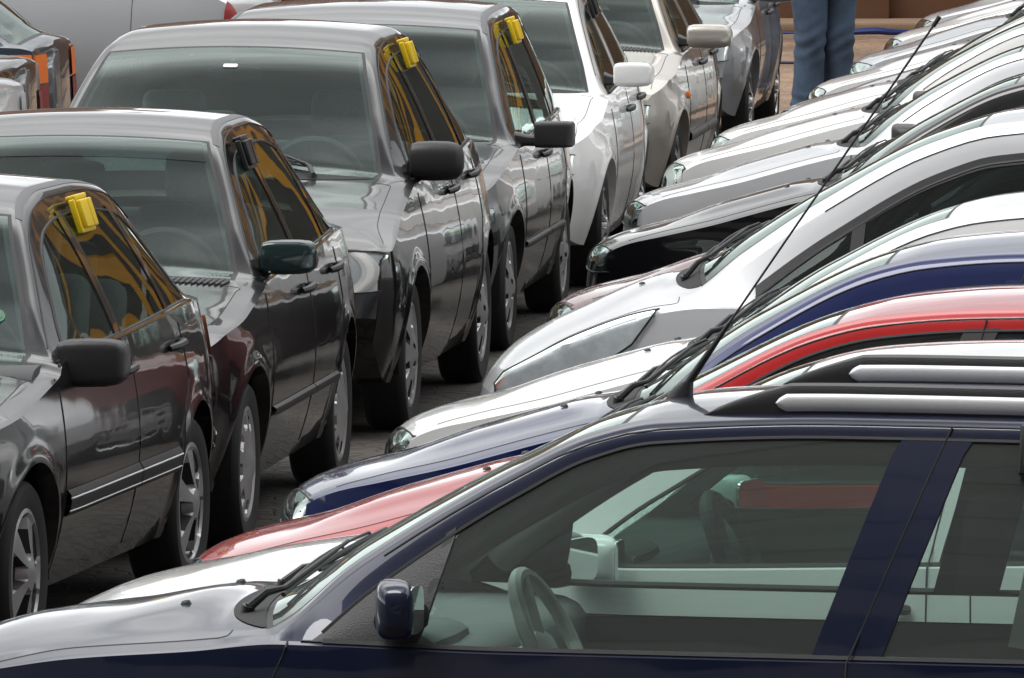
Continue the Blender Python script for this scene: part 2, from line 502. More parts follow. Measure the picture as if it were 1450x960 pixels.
    for side in ((-1, 1) if near else (-1,)):
        sfx = 'L' if side < 0 else 'R'
        # pillars over the glass band
        for (ub, ut, w, body) in g('pillars', []):
            R_ = []
            for t in lin(0, 1, 8):
                u = ub+(ut-ub)*t; v = jb+(jd+.5-jb)*t
                R_.append([(u-w/2, v), (u-w/4, v), (u, v), (u+w/4, v), (u+w/2, v)])
            patch('pillar_cover' if body else 'window_divider', R_, .004 if body else .003, pm if body else M_black, side, root)
        sl_ = g('sail', .12)
        if sl_:
            if not isinstance(sl_, tuple): sl_ = (sl_*.85, sl_*1.2)
            R_ = []
            for t in lin(0, .98, 9):
                ue = ua+sl_[0]+(sl_[1]-sl_[0])*t
                R_.append([(u, jb+(jd-jb)*t) for u in lin(ua, ue, 14)])
            patch('mirror_sail', R_, .003, M_plastic, side, root, .014)
        if g('blackframe'):
            uu_ = [u for u in U if ua < u < uz and float(np.interp(u, U, hd)) > .016]
            patch('window_frame', [[(u, jd-.15+q) for q in (0, .2, .4, .6, .75)] for u in uu_], .0025, M_plastic, side, root, .004)
            patch('window_frame', [[(u, jb-.3+q) for q in (0, .5, 1.)] for u in uu_], .0025, M_plastic, side, root, .004)
        # door and shut lines
        sm = MB()
        for pts in g('seams', []):
            Q = []
            pts = [(q_[0], min(q_[1], top_at(q_[0])+.004)) for q_ in pts]
            for (a, b) in zip(pts[:-1], pts[1:]):
                for t in lin(0, 1, 9): Q.append(side_pt(a[0]+(b[0]-a[0])*t, a[1]+(b[1]-a[1])*t, side, .0005 if a[1]+(b[1]-a[1])*t < belt_at(a[0])-.012 else .0035))
            sm.tube(Q, .0024, 5)
        # hood to fender shut line
        sm.tube([surf(u, jr1+.0, side, -.0006) for u in np.linspace(hoodf+.02, uc-.11, 30)]+[surf(uc-.09, jr1+1.2, side, -.0006), surf(uc-.082, jr1+3, side, -.0006), surf(uc-.075, jr2+.5, side, -.0006)], .0022, 5)
        # door frame shut line along the roof
        dl = [surf(u, jr1+.3, side, .001) for u in np.linspace(uh-.5, min(uz+.05, u0), 40)]
        sm.tube(dl, .0024, 5)
        sm.build('panel_gap', M_black, root)
        # rubber round the glass
        ws = MB()
        inn = [i for i in range(n) if ua < U[i] < uz and hd[i] > .016]
        ws.tube([FULL[i, jd]*np.array([1, -side, 1]) for i in inn], .006, 6)
        ws.tube([FULL[i, jb]*np.array([1, -side, 1]) for i in inn], .009, 6)
        ws.build('window_rubber', g('rubbermat', M_black), root)
        if g('pillartrim'):
            pt_ = MB(); rp = g('pillartrim')
            pts_ = [FULL[i, jd]*np.array([1, -side, 1]) for i in inn if U[i] > ua+.12]
            pt_.tube([(p_[0]+.02, p_[1]-side*(rp+.012), p_[2]-rp*.55) for p_ in pts_], rp, 10)
            pt_.build('pillar_trim', M_innertrim, root)
        if g('belttrim'):
            bt = MB(); bt.tube([surf(u, jb-.6, side, .003) for u in np.linspace(dA+.1, uz-.05, 40)], .006, 6)
            bt.build('belt_trim', M_chrome, root)
        if g('rub'):
            zr, hh = g('rub'); a0 = [(uf+Ra+.03, dA-.008), (dA+.008, dB-.008), (dB+.008, min(dC, ur-Ra-.02)), ]
            if g('rubend'): a0.append((ur+Ra+.03, L-br-.12))
            if g('rubfront'): a0.insert(0, (bf+.05, uf-Ra-.03))
            for ka, (a, b) in enumerate(a0):
                if b-a < .05: continue
                A = []
                for u in np.linspace(a, b, 24):
                    c = []
                    for t in np.linspace(-1, 1, 7):
                        c.append(side_pt(u, zr+hh/2*t, side, .002+.016*(1-t**4)))
                    A.append(c)
                mb = MB(); mb.grid(np.array(A)); pr = mb.build('rub_strip', g('rubmat', M_plastic), root)
                if g('rubchrome'):
                    cm = MB(); cm.tube([side_pt(u, zr+hh*.22, side, .0165) for u in np.linspace(a, b, 24)], .0035, 5)
                    cm.tube([side_pt(u, zr-hh*.25, side, .0165) for u in np.linspace(a, b, 24)], .0025, 5)
                    cm.build('bright_insert', M_alu, pr)
        # handles
        for dn, uhd in (('front_door', dB-.13), ('rear_door', dC-.16)):
            if dn+sfx not in O or g('nohandles'): continue
            zh = belt_at(uhd)-g('hz', .10)
            p = side_pt(uhd, zh, side, 0); pl = side_pt(uhd-.09, zh-.005, side, .004); pr = side_pt(uhd+.09, zh+.005, side, .004)
            hb_ = MB()
            P1 = [side_pt(uhd+t*.09, zh+.005*t, side, .006+.026*(1-t**4)) for t in np.linspace(-1, 1, 11)]
            hb_.tube(P1, [.011]+[.014]*9+[.011], 8)
            hb_.build('door_handle', g('handlemat', M_plastic), O[dn+sfx])
            rc_ = MB(); rc_.grid(np.array([[side_pt(uhd+a*.07, zh+b*.022, side, .002-.004*(a*a+b*b)) for b in np.linspace(-1, 1, 5)] for a in np.linspace(-1, 1, 7)]))
            rc_.build('handle_recess', M_black, O[dn+sfx])
        # side repeater
        if g('repeater'):
            ru, rz = g('repeater'); rm = MB()
            rm.superloft([(side_pt(ru, rz, side, -.004), (.04, 0, 0), (0, 0, .022), 4), (side_pt(ru, rz, side, .008), (.038, 0, 0), (0, 0, .02), 4), (side_pt(ru, rz, side, .014), (.028, 0, 0), (0, 0, .013), 4)], 16)
            rm.build('side_indicator', M_amber, root)
        # head lamps
        hl = g('head')
        if hl:
            if hl == 'wrap':
                def lampgrid(off):
                    A = []
                    for t in np.linspace(0, 1, 22):
                        uo = .25+.50*t; row = []
                        v1 = 16.5; v0 = v_at(uo, .60+.20*t**1.3)
                        for q in np.linspace(0, 1, 9): row.append(surf(uo+.10*(q-.6)*t, v0+(v1-v0)*q, side, off))
                        A.append(row)
                    return np.array(A)
            else:
                ya_, yb_, za_, zb_2, _ = hl
                nf = int(np.searchsorted(U, uf))
                ZT = np.zeros((nf, 60)); YQ = np.linspace(.3, W, 60)
                def front_pt(y, z, off):
                    zz = np.array([np.interp(-y, FULL[i, jb-1:NH, 1], FULL[i, jb-1:NH, 2]) if y < -FULL[i, jb-1, 1] else -1 for i in range(nf)])
                    xx = np.array([np.interp(-y, FULL[i, jb-1:NH, 1], FULL[i, jb-1:NH, 0]) for i in range(nf)])
                    ok = np.where(zz >= z)[0]
                    if len(ok) == 0: i1 = nf-1
                    else: i1 = max(1, ok[0])
                    i0 = i1-1
                    t = 0 if zz[i0] < 0 or zz[i1] == zz[i0] else min(1, max(0, (z-zz[i0])/(zz[i1]-zz[i0])))
                    x = xx[i0]+(xx[i1]-xx[i0])*t if zz[i0] >= 0 else xx[i1]
                    return np.array([x-off, y*side, z])
                def lampgrid(off):
                    A = []
                    for q in np.linspace(0, 1, 17):
                        y = ya_+(yb_-ya_)*q; row = []
                        rz_ = .18*abs(2*q-1)**4
                        for t in np.linspace(0, 1, 11):
                            tt = .5+(t-.5)*(1-rz_)
                            row.append(front_pt(y, za_+(zb_2-za_)*tt, off))
                        A.append(row)
                    return np.array(A)
            A = lampgrid(.009); mb = MB(); mb.grid(A)
            Bk = lampgrid(.003); mb2 = MB(); mb2.grid(Bk)
            ho_ = mb2.build('headlight', M_lampchrome, root)
            if g('lampdetail'):
                D = lampgrid(.006)
                def dpt(i_, j_):
                    i_ = min(max(i_, 0), 15.999); a_ = int(i_); return D[a_, j_]*(1-(i_-a_))+D[a_+1, j_]*(i_-a_)
                lw = MB(); A2 = []
                for j_ in range(0, 11):
                    c_ = 8.2+3.2*(1-((j_-5)/5.)**2); A2.append([dpt(c_+q_, j_)+np.array([-.004*math.sin(math.pi*(q_/3.4)), 0, 0]) for q_ in np.linspace(0, 3.4, 6)])
                lw.grid(np.array(A2)); lw.build('lamp_reflector_band', M_white, ho_)
                lw = MB(); lw.grid(np.array([[dpt(i_, j_)+np.array([.004, 0, 0]) for j_ in range(1, 9)] for i_ in np.linspace(1.2, 7.0, 8)])); lw.build('lamp_bowl', M_lampfacet, ho_)
            cv = mb.build('lamp_lens', M_lens, ho_)
            rim = MB(); bd = list(A[0, :])+list(A[1:, -1])+list(A[-1, ::-1][1:])+list(A[::-1, 0][1:])
            rim.tube(bd, .0035, 5, 0, False); rim.build('lamp_seal', M_black, ho_)
        rt_ = g('reartail')
        if rt_:
            ya_, yb_, z0_, z1_, cols = rt_
            nb0 = int(np.searchsorted(U, ur))
            zz_all = FULL[nb0:, jb-1:NH, :]
            def rear_pt(y, z):
                zz = np.array([np.interp(-y, r_[:, 1], r_[:, 2]) if y < -r_[0, 1] else -1 for r_ in zz_all])
                xx = np.array([np.interp(-y, r_[:, 1], r_[:, 0]) for r_ in zz_all])
                ok = np.where(zz >= z)[0]
                i0 = ok[-1] if len(ok) else 0; i1 = min(i0+1, len(zz)-1)
                t = 0 if zz[i1] < 0 or zz[i0] == zz[i1] else min(1, max(0, (zz[i0]-z)/(zz[i0]-zz[i1])))
                return np.array([xx[i0]+(xx[i1]-xx[i0])*t+.010, y*side, z])
            for ci, cm in enumerate(cols):
                za, zb__ = z0_+(z1_-z0_)*ci/len(cols)+.004, z0_+(z1_-z0_)*(ci+1)/len(cols)-.004
                A = np.array([[rear_pt(y, z) for z in np.linspace(za, zb__, 8)] for y in np.linspace(ya_, yb_, 12)])
                mb = MB(); mb.grid(A); mb.build('tail_light', cm, root)
        tl = g('tail')
        if tl:
            ua_, ub_, za_, zb2, cols = tl
            nb = len(cols)
            for ci, cm in enumerate(cols):
                A = []
                for u in np.linspace(ua_, ub_, 10):
                    row = []
                    for q in np.linspace(ci/nb+.01, (ci+1)/nb-.01, 5):
                        z = za_+(zb2-za_)*q
                        zmax = belt_at(u)+.004
                        row.append(side_pt(u, min(z, zmax-.002*(1-q)), side, .012))
                    A.append(row)
                mb = MB(); mb.grid(np.array(A)); mb.build('tail_light', cm, root)
        # wheels
        for uw in (uf, ur):
            ww = .175
            wheel(root, (uw-L/2, side*(W-.035-ww/2), Rw), Rw, side, S['rim'], ww)
            wl = MB(); nn = 20; A = []
            for a in np.linspace(-.15, math.pi+.15, nn):
                A.append([(uw-L/2+math.cos(a)*(Ra+.004), side*(W-.05), Rw+math.sin(a)*(Ra+.004)), (uw-L/2+math.cos(a)*(Ra+.004), side*(W-.42), Rw+math.sin(a)*(Ra+.004))])
            wl.grid(np.array(A))
            wl.add([(a[1][0], a[1][1], a[1][2]) for a in A], [tuple(range(nn))])
            wl.build('wheel_arch_liner', M_under, root)
        # door mirror
        ms = g('mirror', 'box')
        mu = g('mu', ua+.10); mz = belt_at(mu)+g('mz', .075)+(g('farmirdz', 0) if side > 0 else 0)
        base = side_pt(mu, belt_at(mu)+.03, side, 0); s = side
        hw, hh = {'box': (.115, .062), 'oval': (.125, .068), 'arm': (.105, .055), 'tall': (.10, .075)}[ms]
        hw, hh, mdx = g('mirhw', hw), g('mirhh', hh), g('mirdx', .062)
        gap = g('mgap', .04); by = base[1]; bx = base[0]
        cap = g('mirmat', M_plastic); mo = MB()
        ex = {'box': 5, 'oval': 2.6, 'arm': 6, 'tall': 4.}[ms]
        secs = []
        y0 = by+s*gap
        for t, sc_ in ((0, .70), (.04, .88), (.14, .97), (.4, 1.0), (.7, .98), (.86, .90), (.96, .68), (1.0, .35)) if ms != 'arm' else ((0, .85), (.03, .97), (.2, 1), (.8, 1), (.95, .95), (1, .8)):
            secs.append(((bx+.01*t+g('msweep', .03)*t, y0+s*2*hw*t, mz), (mdx*sc_, 0, 0), (0, 0, hh*sc_), ex))
        mo.superloft(secs, 24)
        mob = mo.build('door_mirror', cap, root)
        am = MB()
        am.superloft([((bx+.02, by-s*.01, mz-hh*.35), (.055, 0, 0), (0, 0, .035), 3), ((bx+.01, by+s*gap*.6, mz-hh*.45), (.040, 0, 0), (0, 0, .026), 3), ((bx+.005, y0+s*.04, mz-hh*.5), (.045, 0, 0), (0, 0, .024), 3)], 14)
        am.build('mirror_arm', M_plastic, mob)
        gm = MB()
        gm.superloft([((bx+mdx+.018, y0+s*hw, mz), (0, hw*.84, 0), (0, 0, hh*.82), ex), ((bx+mdx+.024, y0+s*hw, mz), (0, hw*.82, 0), (0, 0, hh*.80), ex)], 24)
        if side > 0:
            Rm = Matrix.Translation((bx+mdx+.02, y0+s*hw, mz)) @ Matrix.Rotation(rad(-22), 4, 'Z') @ Matrix.Translation((-(bx+mdx+.01), -(y0+s*hw), -mz))
            gm.v = [tuple(Rm @ Vector(v)) for v in gm.v]
        gm.build('mirror_glass', M_mirror, mob)
    # roof seams / rails
    if g('ditch'):
        for side in (-1, 1):
            patch('roof_gutter', [[(u, jr2-q) for q in (2.6, 2.0, 1.4, .8)] for u in np.linspace(uh-.02, u0, 40)], .0015, g('ditchmat', M_gplastic), side, root, .004)
    if g('rails'):
        ra, rb = g('rails')
        for side in (-1, 1):
            tt = np.concatenate([np.linspace(0, .07, 6)[:-1], np.linspace(.07, .11, 16)[:-1], np.linspace(.11, .89, 30)[:-1], np.linspace(.89, .93, 16)[:-1], np.linspace(.93, 1, 6)])
            base = [Vector(surf(ra+(rb-ra)*t, jr2+.2, side, 0)) for t in tt]
            env = [min(1, (t/.085)**.75, ((1-t)/.085)**.75) for t in tt]
            A = []
            for p, e_ in zip(base, env):
                hh_ = .064*e_; wd = .028*(.25+.75*e_)
                A.append([(p.x, p.y+wd*c, p.z+z_*hh_-.010*(1 if z_ == 0 else 0)) for c, z_ in ((-1, 0), (-1.0, .35), (-.95, .7), (-.7, .92), (0, 1), (.7, .92), (.95, .7), (1.0, .35), (1, 0))])
            mb = MB(); mb.grid(np.array(A)); rl = mb.build('roof_rail', M_plastic, root)
            i0 = 6; NT_ = len(tt); bb = MB()
            for sd in (-1, 1):
                A = []
                for k_ in range(i0, NT_-i0):
                    p = base[k_]; f_ = min(1, math.sqrt((k_-i0+.02)/4.), math.sqrt((NT_-1-i0-k_+.02)/4.))
                    zc_ = p.z+.022; A.append([(p.x, p.y+sd*(.0265+.010*math.cos(a)), zc_+.020*f_*math.sin(a)) for a in np.linspace(-math.pi/2, math.pi/2, 9)])
                bb.grid(np.array(A))
            bb.build('rail_bar', M_alu, rl)
    # wipers, nozzles
    def top_pt(u, yf, off=0.):
        """point on the upper surface at lateral fraction yf (-1 left .. 1 right) of the glass width"""
        side = -1 if yf <= 0 else 1
        i = np.clip(np.interp(u, U, np.arange(n)), 0, n-1.001); a = int(i); fa = i-a
        col = FULL[a, jr2:NH]*(1-fa)+FULL[a+1, jr2:NH]*fa
        y = -abs(yf)*abs(col[0, 1]); j = np.interp(y, col[:, 1], np.arange(len(col)))
        p = surf(u, jr2+float(j), -1, off); p[1] *= (-1 if side > 0 else 1)
        return p
    A = []
    for yf in np.linspace(-.97, .97, 41):
        ua0 = uc-.088+.095*abs(yf)**5
        A.append([top_pt(ua0+(uc+.004-ua0)*t, yf, .002) for t in np.linspace(0, 1, 6)])
    cp_ = MB(); cp_.grid(np.array(A)); cp_.build('cowl_panel', M_cowl, root)
    if g('wipers', True):
        for yp, ye in ((-.62, .12), (.10, .80)):
            wm = MB()
            pv = top_pt(uc-.04, yp, .012)
            knee = top_pt(uc+.05, yp+.06, .024)
            end = top_pt(uc+.10+.06, (yp+ye)/2+.05, .024)
            wm.tube([pv, (Vector(pv)+Vector(knee))/2+Vector((0, 0, .012)), knee, end], [.012, .010, .007, .005], 8)
            wm.tube([top_pt(uc-.05, yp, -.01), top_pt(uc-.04, yp, .016)], .016, 10)
            a = yp+.02; b = ye+.12
            bl = [top_pt(uc+.045+.13*t, a+(b-a)*t, .014) for t in np.linspace(0, 1, 10)]
            wm.tube(bl, .006, 6)
            fr_ = [top_pt(uc+.045+.13*t, a+(b-a)*t, .022+.008*math.sin(math.pi*t)) for t in np.linspace(.12, .88, 8)]
            wm.tube(fr_, .0035, 6)
            for t in (.12, .35, .65, .88):
                wm.tube([top_pt(uc+.045+.13*t, a+(b-a)*t, .014), top_pt(uc+.045+.13*t, a+(b-a)*t, .024)], .004, 5)
            wm.build('wiper', M_plastic, root)
        for yf in (-.42, .42):
            nz = MB(); p = top_pt(uc-.22, yf, .0)
            nz.superloft([(p, (.013, 0, 0), (0, .009, 0), 3), (Vector(p)+Vector((0, 0, .006)), (.010, 0, 0), (0, .007, 0), 3), (Vector(p)+Vector((.003, 0, .009)), (.005, 0, 0), (0, .004, 0), 2)], 12)
            nz.build('washer_nozzle', M_plastic, root)
    if g('cowlslots'):
        cs = MB()
        for k_ in range(64):
            yf = -.97+1.94*k_/63
            cs.tube([top_pt(uc-.075, yf, .004), top_pt(uc-.012, yf, .004)], .0055, 5)
        cs.build('cowl_grille', M_gplastic, root)
    # ---- interior
    X = lambda u: u-L/2
    ln = MB()
    # liner: offset copy of pillar, roof and door faces, grey inside
    sel = [(i, j) for nm in parts if nm in ('body', 'front_doorL', 'front_doorR', 'rear_doorL', 'rear_doorR') for (i, j) in parts[nm]
           if uc+.05 < um[i] < L-br-.25 and 8 <= min(j, NF-2-j)]
    idx = {}; vs = []; fs = []
    ctr = np.array([0, 0, .75])
    for i, j in sel:
        q = []
        for a, b in ((i, j), (i, j+1), (i+1, j+1), (i+1, j)):
            kk = a*NF+b
            if kk not in idx:
                p = FULL[a, b].copy(); d = np.array([0, -np.sign(p[1])*min(.03, abs(p[1])), -.02*sstep(.9, 1.2, p[2])])
                idx[kk] = len(vs); vs.append(p+d)
            q.append(idx[kk])
        fs.append(q)
    mesh_obj('interior_trim', vs, fs, g('linermat', M_inner), root, None, True, 50)
    zbm = belt_at((uc+uh)/2+.3)
    fl = MB()
    xa, xb = X(uf+Ra+.02), X(ur-Ra-.02)
    fl.add([(X(bf+.12), -W+.30, .24), (X(bf+.12), W-.30, .24), (X(L-br-.1), W-.30, .26), (X(L-br-.1), -W+.30, .26)], [(0, 1, 2, 3)])
    fl.add([(xa, -W+.11, .235), (xa, W-.11, .235), (xb, W-.11, .235), (xb, -W+.11, .235)], [(0, 1, 2, 3)])
    fl.add([(X(uc-.02), -W+.1, .3), (X(uc-.02), W-.1, .3), (X(uc-.02), W-.1, belt_at(uc)-.03), (X(uc-.02), -W+.1, belt_at(uc)-.03)], [(0, 1, 2, 3)])
    fl.build('floor_pan', M_under, root, False)
    db = MB()
    ud = uc+g('dash', .10)
    db.superloft([((X(ud), y, zbm-.12+.0*abs(y)), (.24, 0, 0), (0, 0, .11), 4) for y in np.linspace(-W+.10, W-.10, 9)], 20)
    db.superloft([((X(ud+.05), -.36+q, zbm-.03), (.13*k_, 0, 0), (0, 0, .055*k_), 3) for q, k_ in ((-.2, .5), (-.17, .9), (0, 1), (.17, .9), (.2, .5))], 16)
    db.build('dashboard', g('dashmat', M_inner), root)
    sx = ud+.40
    stw = MB(); c0 = Vector((X(sx), -.36, zbm-.03+g('swz', 0.)))
    ax = Vector((.88, 0, .42)).normalized(); e1 = Vector((0, 1, 0)); e2 = ax.cross(e1)
    stw.tube([c0+(e1*math.cos(a)+e2*math.sin(a))*.185 for a in np.linspace(0, 2*math.pi, 33)], .017, 8, 0, False)
    for a in (rad(200), rad(340), rad(90)):
        stw.tube([c0-ax*.03, c0+(e1*math.cos(a)+e2*math.sin(a))*.18], .018, 8)
    stw.superloft([(c0-ax*.05, e1*.07, e2*.06, 3), (c0-ax*.015, e1*.065, e2*.055, 3), (c0, e1*.04, e2*.035, 3)], 14)
    stw.tube([c0-ax*.03, c0-ax*.35], .04, 10)
    stw.build('steering_wheel', g('swmat', M_inner), root)
    us = g('seatu', sx+.42)
    for y in (-.36, .36): seat(root, (X(us), y, g('seatz', .42)), g('seatmat'))
    rs = MB()
    urs = min(us+1.05, L-1.15)
    rs.box((X(urs), 0, .48), (.5, 1.15, .18), 0, .06)
    rs.box((X(urs+.30), 0, .76), (.14, 1.15, .58), 0, .06, Matrix.Rotation(rad(18), 4, 'Y'))
    for y in (-.34, .34): rs.box((X(urs+.40), y, 1.09), (.09, .26, .15), 0, .04)
    rs.build('rear_seat', g('seatmat') or M_seat, root)
    rv = MB(); pt = Vector(top_pt(uh-.10, .0, 0)); pt.z -= .07; pt.x += .06
    rv.superloft([(pt+Vector((-.012, 0, 0)), (0, .11, 0), (0, 0, .03), 3), (pt+Vector((.012, 0, 0)), (0, .12, 0), (0, 0, .035), 3)], 16)
    rv.tube([pt, pt+Vector((-.05, 0, .06))], .01, 6)
    rv.build('inner_mirror', M_plastic, root)
    S['api'] = dict(surf=surf, side_pt=side_pt, top_pt=top_pt, belt=belt_at, jd=jd, jb=jb, jr1=jr1, jr2=jr2, U=U, L=L, W=W, NH=NH)
    S['root'] = root; S['O'] = O
    return root

def place_by_tip(S, X, Y, head):
    """head: degrees; nose tip of the car at ground point X,Y"""
    r = S['root']; a = rad(head); L = S['L']
    r.rotation_euler = (0, 0, a)
    r.location = (X+math.cos(a)*L/2, Y+math.sin(a)*L/2, 0)
def place_by_wheel(S, X, Y, head):
    r = S['root']; a = rad(head); L, W = S['L'], S['W']
    lx, ly = S['uf']-L/2, -(W-.04)
    r.rotation_euler = (0, 0, a)
    r.location = (X-(math.cos(a)*lx-math.sin(a)*ly), Y-(math.sin(a)*lx+math.cos(a)*ly), 0)
def place_by_tail(S, X, Y, head):
    r = S['root']; a = rad(head); L = S['L']
    r.rotation_euler = (0, 0, a)
    r.location = (X-math.cos(a)*L/2, Y-math.sin(a)*L/2, 0)

# ------------------------------------------------------------------ camera
F_, H_, TH_ = 13000., 3.1, math.atan(960/13000.)
cam = bpy.data.cameras.new('camera'); co = bpy.data.objects.new('camera', cam); COL.objects.link(co)
cam.sensor_fit = 'HORIZONTAL'; cam.sensor_width = 36; cam.lens = 36*F_/1450
cam.clip_start = .5; cam.clip_end = 3000
co.location = (0, 0, H_); co.rotation_euler = (math.pi/2-TH_, 0, 0)
sc.camera = co
def px_at(x, Yd):                    # lateral position of pixel column x at depth Yd
    return (x-725)*Yd/F_

# ------------------------------------------------------------------ paints
P_navy = paint((.006, .010, .034), .25, .3)
P_blue = paint((.006, .015, .085), .25, .3)
P_white = paint((.78, .78, .77), 0, .4, .05)
P_red = paint((.44, .006, .008), 0, .35, .05)
P_silver = paint((.50, .51, .53), .55, .35, .05)
P_lsilver = paint((.62, .63, .65), .35, .35, .05)
P_black = paint((.004, .004, .0055), 0, .3, .015)
P_dgrey = paint((.012, .012, .014), .2, .3, .02)
P_graph = paint((.022, .023, .026), .3, .3, .025)
P_dgreen = paint((.008, .028, .030), .2, .3, .04)
P_beige = paint((.42, .39, .35), .5, .35, .05)
P_maroon = paint((.16, .018, .022), .3, .3, .05)
P_mgrey = paint((.30, .31, .33), .55, .33, .05)

RR = 'cars parked side by side in the right row'
LQ = 'cars queued nose to tail on the left'
TR = 'cars of the row behind on the far left'

def base_hatch(**k):
    S = dict(L=3.95, W=.81, uf=.80, ur=3.22, Rw=.28, uc=1.215, uh=1.92, r0=3.15, r1=3.62, uz=3.42, ua=1.33, bc=.13, kt=.38,
             top=[(0, .46), (.004, .52), (.012, .59), (.04, .645), (.12, .69), (.315, .743), (.617, .833), (.96, .927), (1.07, .952), (1.11, .975), (1.46, 1.20), (1.82, 1.368), (1.98, 1.405), (2.25, 1.428), (2.6, 1.435), (3.05, 1.40), (3.2, 1.34), (3.66, .99), (3.78, .92), (3.86, .80), (3.92, .62), (3.95, .48)],
             belt=[(.2, .69), (.6, .785), (1.0, .875), (1.2, .905), (1.5, .915), (2.4, .935), (3.4, .96), (3.6, .95), (3.75, .85)],
             doors=(1.18, 2.22, 3.06), pillars=[(2.20, 2.30, .09, True), (3.02, 2.98, .05, True)], seams=[[(1.18, .25), (1.16, .60), (1.18, .90)], [(2.22, .25), (2.22, .93), (2.31, 1.36)], [(2.85, .27), (2.95, .62), (3.08, .72), (3.08, .95)]],
             rim='cap', head=(.36, .70, .56, .665, 0), tail=(3.66, 3.80, .62, .90, (M_red, M_amber)), group=RR)
    S.update(k); return S

cars = {}
# ---------------- right row
def right(S, i, px, Y, head=-12):
    make_car(S); place_by_tip(S, px_at(px, Y), Y, head); cars['r%d' % i] = S

S = base_hatch(label='dark navy wagon with roof rails and long aerial, closest to the camera', paint=P_navy, L=4.45, W=.81, uf=.95, ur=3.50, Rw=.30,
    uc=.975, uh=1.74, r0=4.05, r1=4.32, uz=4.1, ua=1.05, cr=.055, kt=.42, fr=.026, frA=.048, step=.014, sail=(.245, .345), bc=.155,
    top=[(0, .46), (.004, .6), (.012, .70), (.05, .82), (.116, .88), (.286, .914), (.456, .935), (.607, .955), (.72, .964), (.80, .970), (.86, .995), (1.06, 1.125), (1.42, 1.320), (1.60, 1.400), (1.76, 1.436), (2.2, 1.455), (3.0, 1.45), (3.9, 1.41), (4.0, 1.37), (4.28, .97), (4.36, .88), (4.42, .6), (4.45, .48)],
    belt=[(.25, .826), (.5, .878), (.8, .906), (1.0, .926), (1.15, .924), (1.5, .917), (2.5, .917), (4.2, .92), (4.35, .8)],
    doors=(1.0, 2.25, 3.2), uB=2.25, pillars=[(1.295, 1.385, .022, False), (2.257, 2.425, .155, True), (3.15, 3.12, .09, True), (3.95, 3.85, .08, True)],
    seams=[[(.96, .3), (.98, .85), (1.02, .93)], [(2.24, .3), (2.262, .916), (2.45, 1.43)], [(3.0, .3), (3.15, .7), (3.2, .91)]],
    fardrop=.072, farmirdz=-.045, pillartrim=.042, rails=(1.90, 4.05), mirror='tall', mu=1.262, mz=.095, mgap=.0, mirdx=.045, mirhw=.085, mirhh=.066, mirmat=P_navy, handlemat=P_navy, dashmat=M_innerlight, swmat=M_pale, linermat=M_innermid, head=(.45, .70, .62, .78, 0),
    swz=.0, dash=.14, seatu=2.38, flare=.014, sglass=glass('door_glass', (.74, .88, .83), dust_haze=.085), wglass=glass('door_glass', (.66, .80, .75)))  # high film value on door_glass paints in milky reflection haze
make_car(S); place_by_tip(S, -1.30, 21.2, -13); cars['r0'] = S
S = base_hatch(label='white hatchback between the navy wagon and the red car, only its hood showing', paint=P_white,
    uc=1.33, uh=2.03, ua=1.42, mu=1.56, mz=.03, mirhw=.075, mirhh=.062, doors=(1.35, 2.36, 3.10), pillars=[(2.34, 2.44, .09, True), (3.05, 3.0, .05, True)], seams=[[(1.35, .25), (1.35, .9)], [(2.36, .25), (2.36, .93), (2.45, 1.36)]],
    top=[(0, 0.5), (0.004, 0.56), (0.012, 0.622), (0.04, 0.702), (0.12, 0.752), (0.23, 0.796), (0.6, 0.867), (0.93, 0.914), (1.19, 0.97), (1.23, 0.985), (1.57, 1.19), (1.92, 1.36), (2.08, 1.397), (2.35, 1.415), (2.6, 1.42), (3.05, 1.39), (3.2, 1.33), (3.66, 0.99), (3.78, 0.92), (3.86, 0.8), (3.92, 0.62), (3.95, 0.48)],
    belt=[(0.2, 0.73), (0.6, 0.83), (1.0, 0.875), (1.2, 0.92), (1.5, 0.915), (2.4, 0.935), (3.4, 0.96), (3.6, 0.95), (3.75, 0.85)], linermat=M_innerlight, mirmat=P_white)
right(S, 1, 75, 23.1)
S = base_hatch(label='bright red car in the right row', paint=P_red, mirmat=P_red, cr=.06, fr=.028, frA=.04, pillars=[(2.20, 2.30, .09, False), (3.02, 2.98, .05, False)])
S['top'] = [(x, z-.028*min(1, max(0, (z-1.)/.25))) for x, z in S['top']]
right(S, 2, 275, 25.3)
S = base_hatch(label='royal blue car in the right row behind the red one', paint=P_blue)
right(S, 3, 415, 27.4)
S = base_hatch(label='white car between the royal blue car and the silver minivan', paint=P_white)
right(S, 4, 560, 29.6)
S = base_hatch(label='silver minivan with long clear headlamp and black framed quarter window', paint=P_lsilver, L=4.1, W=.85, uf=.78, ur=3.35, Rw=.30,
    uc=.945, uh=1.86, r0=3.6, r1=3.92, uz=3.75, ua=1.06, cr=.085, kt=.34, fr=.085, frA=.10, sail=0, blackframe=True, bc=.15,
    top=[(0, .46), (.004, .54), (.012, .59), (.03, .63), (.15, .76), (.40, .888), (.616, .975), (.74, 1.0), (.78, 1.02), (1.22, 1.29), (1.63, 1.495), (1.86, 1.56), (2.3, 1.59), (3.1, 1.57), (3.5, 1.5), (3.85, 1.05), (3.98, .9), (4.06, .6), (4.1, .48)],
    belt=[(.25, .66), (.5, .80), (.75, .885), (.95, .912), (1.3, .915), (2.4, .94), (3.7, .97), (3.9, .9)],
    doors=(1.40, 2.45, 3.2), pillars=[(1.435, 1.475, .045, False), (2.33, 2.43, .10, False), (3.15, 3.12, .07, False)], mu=1.5, hoodcrease=.0,
    seams=[[(1.38, .25), (1.38, .88)], [(2.45, .25), (2.45, .93)], [(3.05, .3), (3.2, .93)]], head='wrap', sglass=M_dglass, rubbermat=M_plastic)
right(S, 5, 690, 32.0)
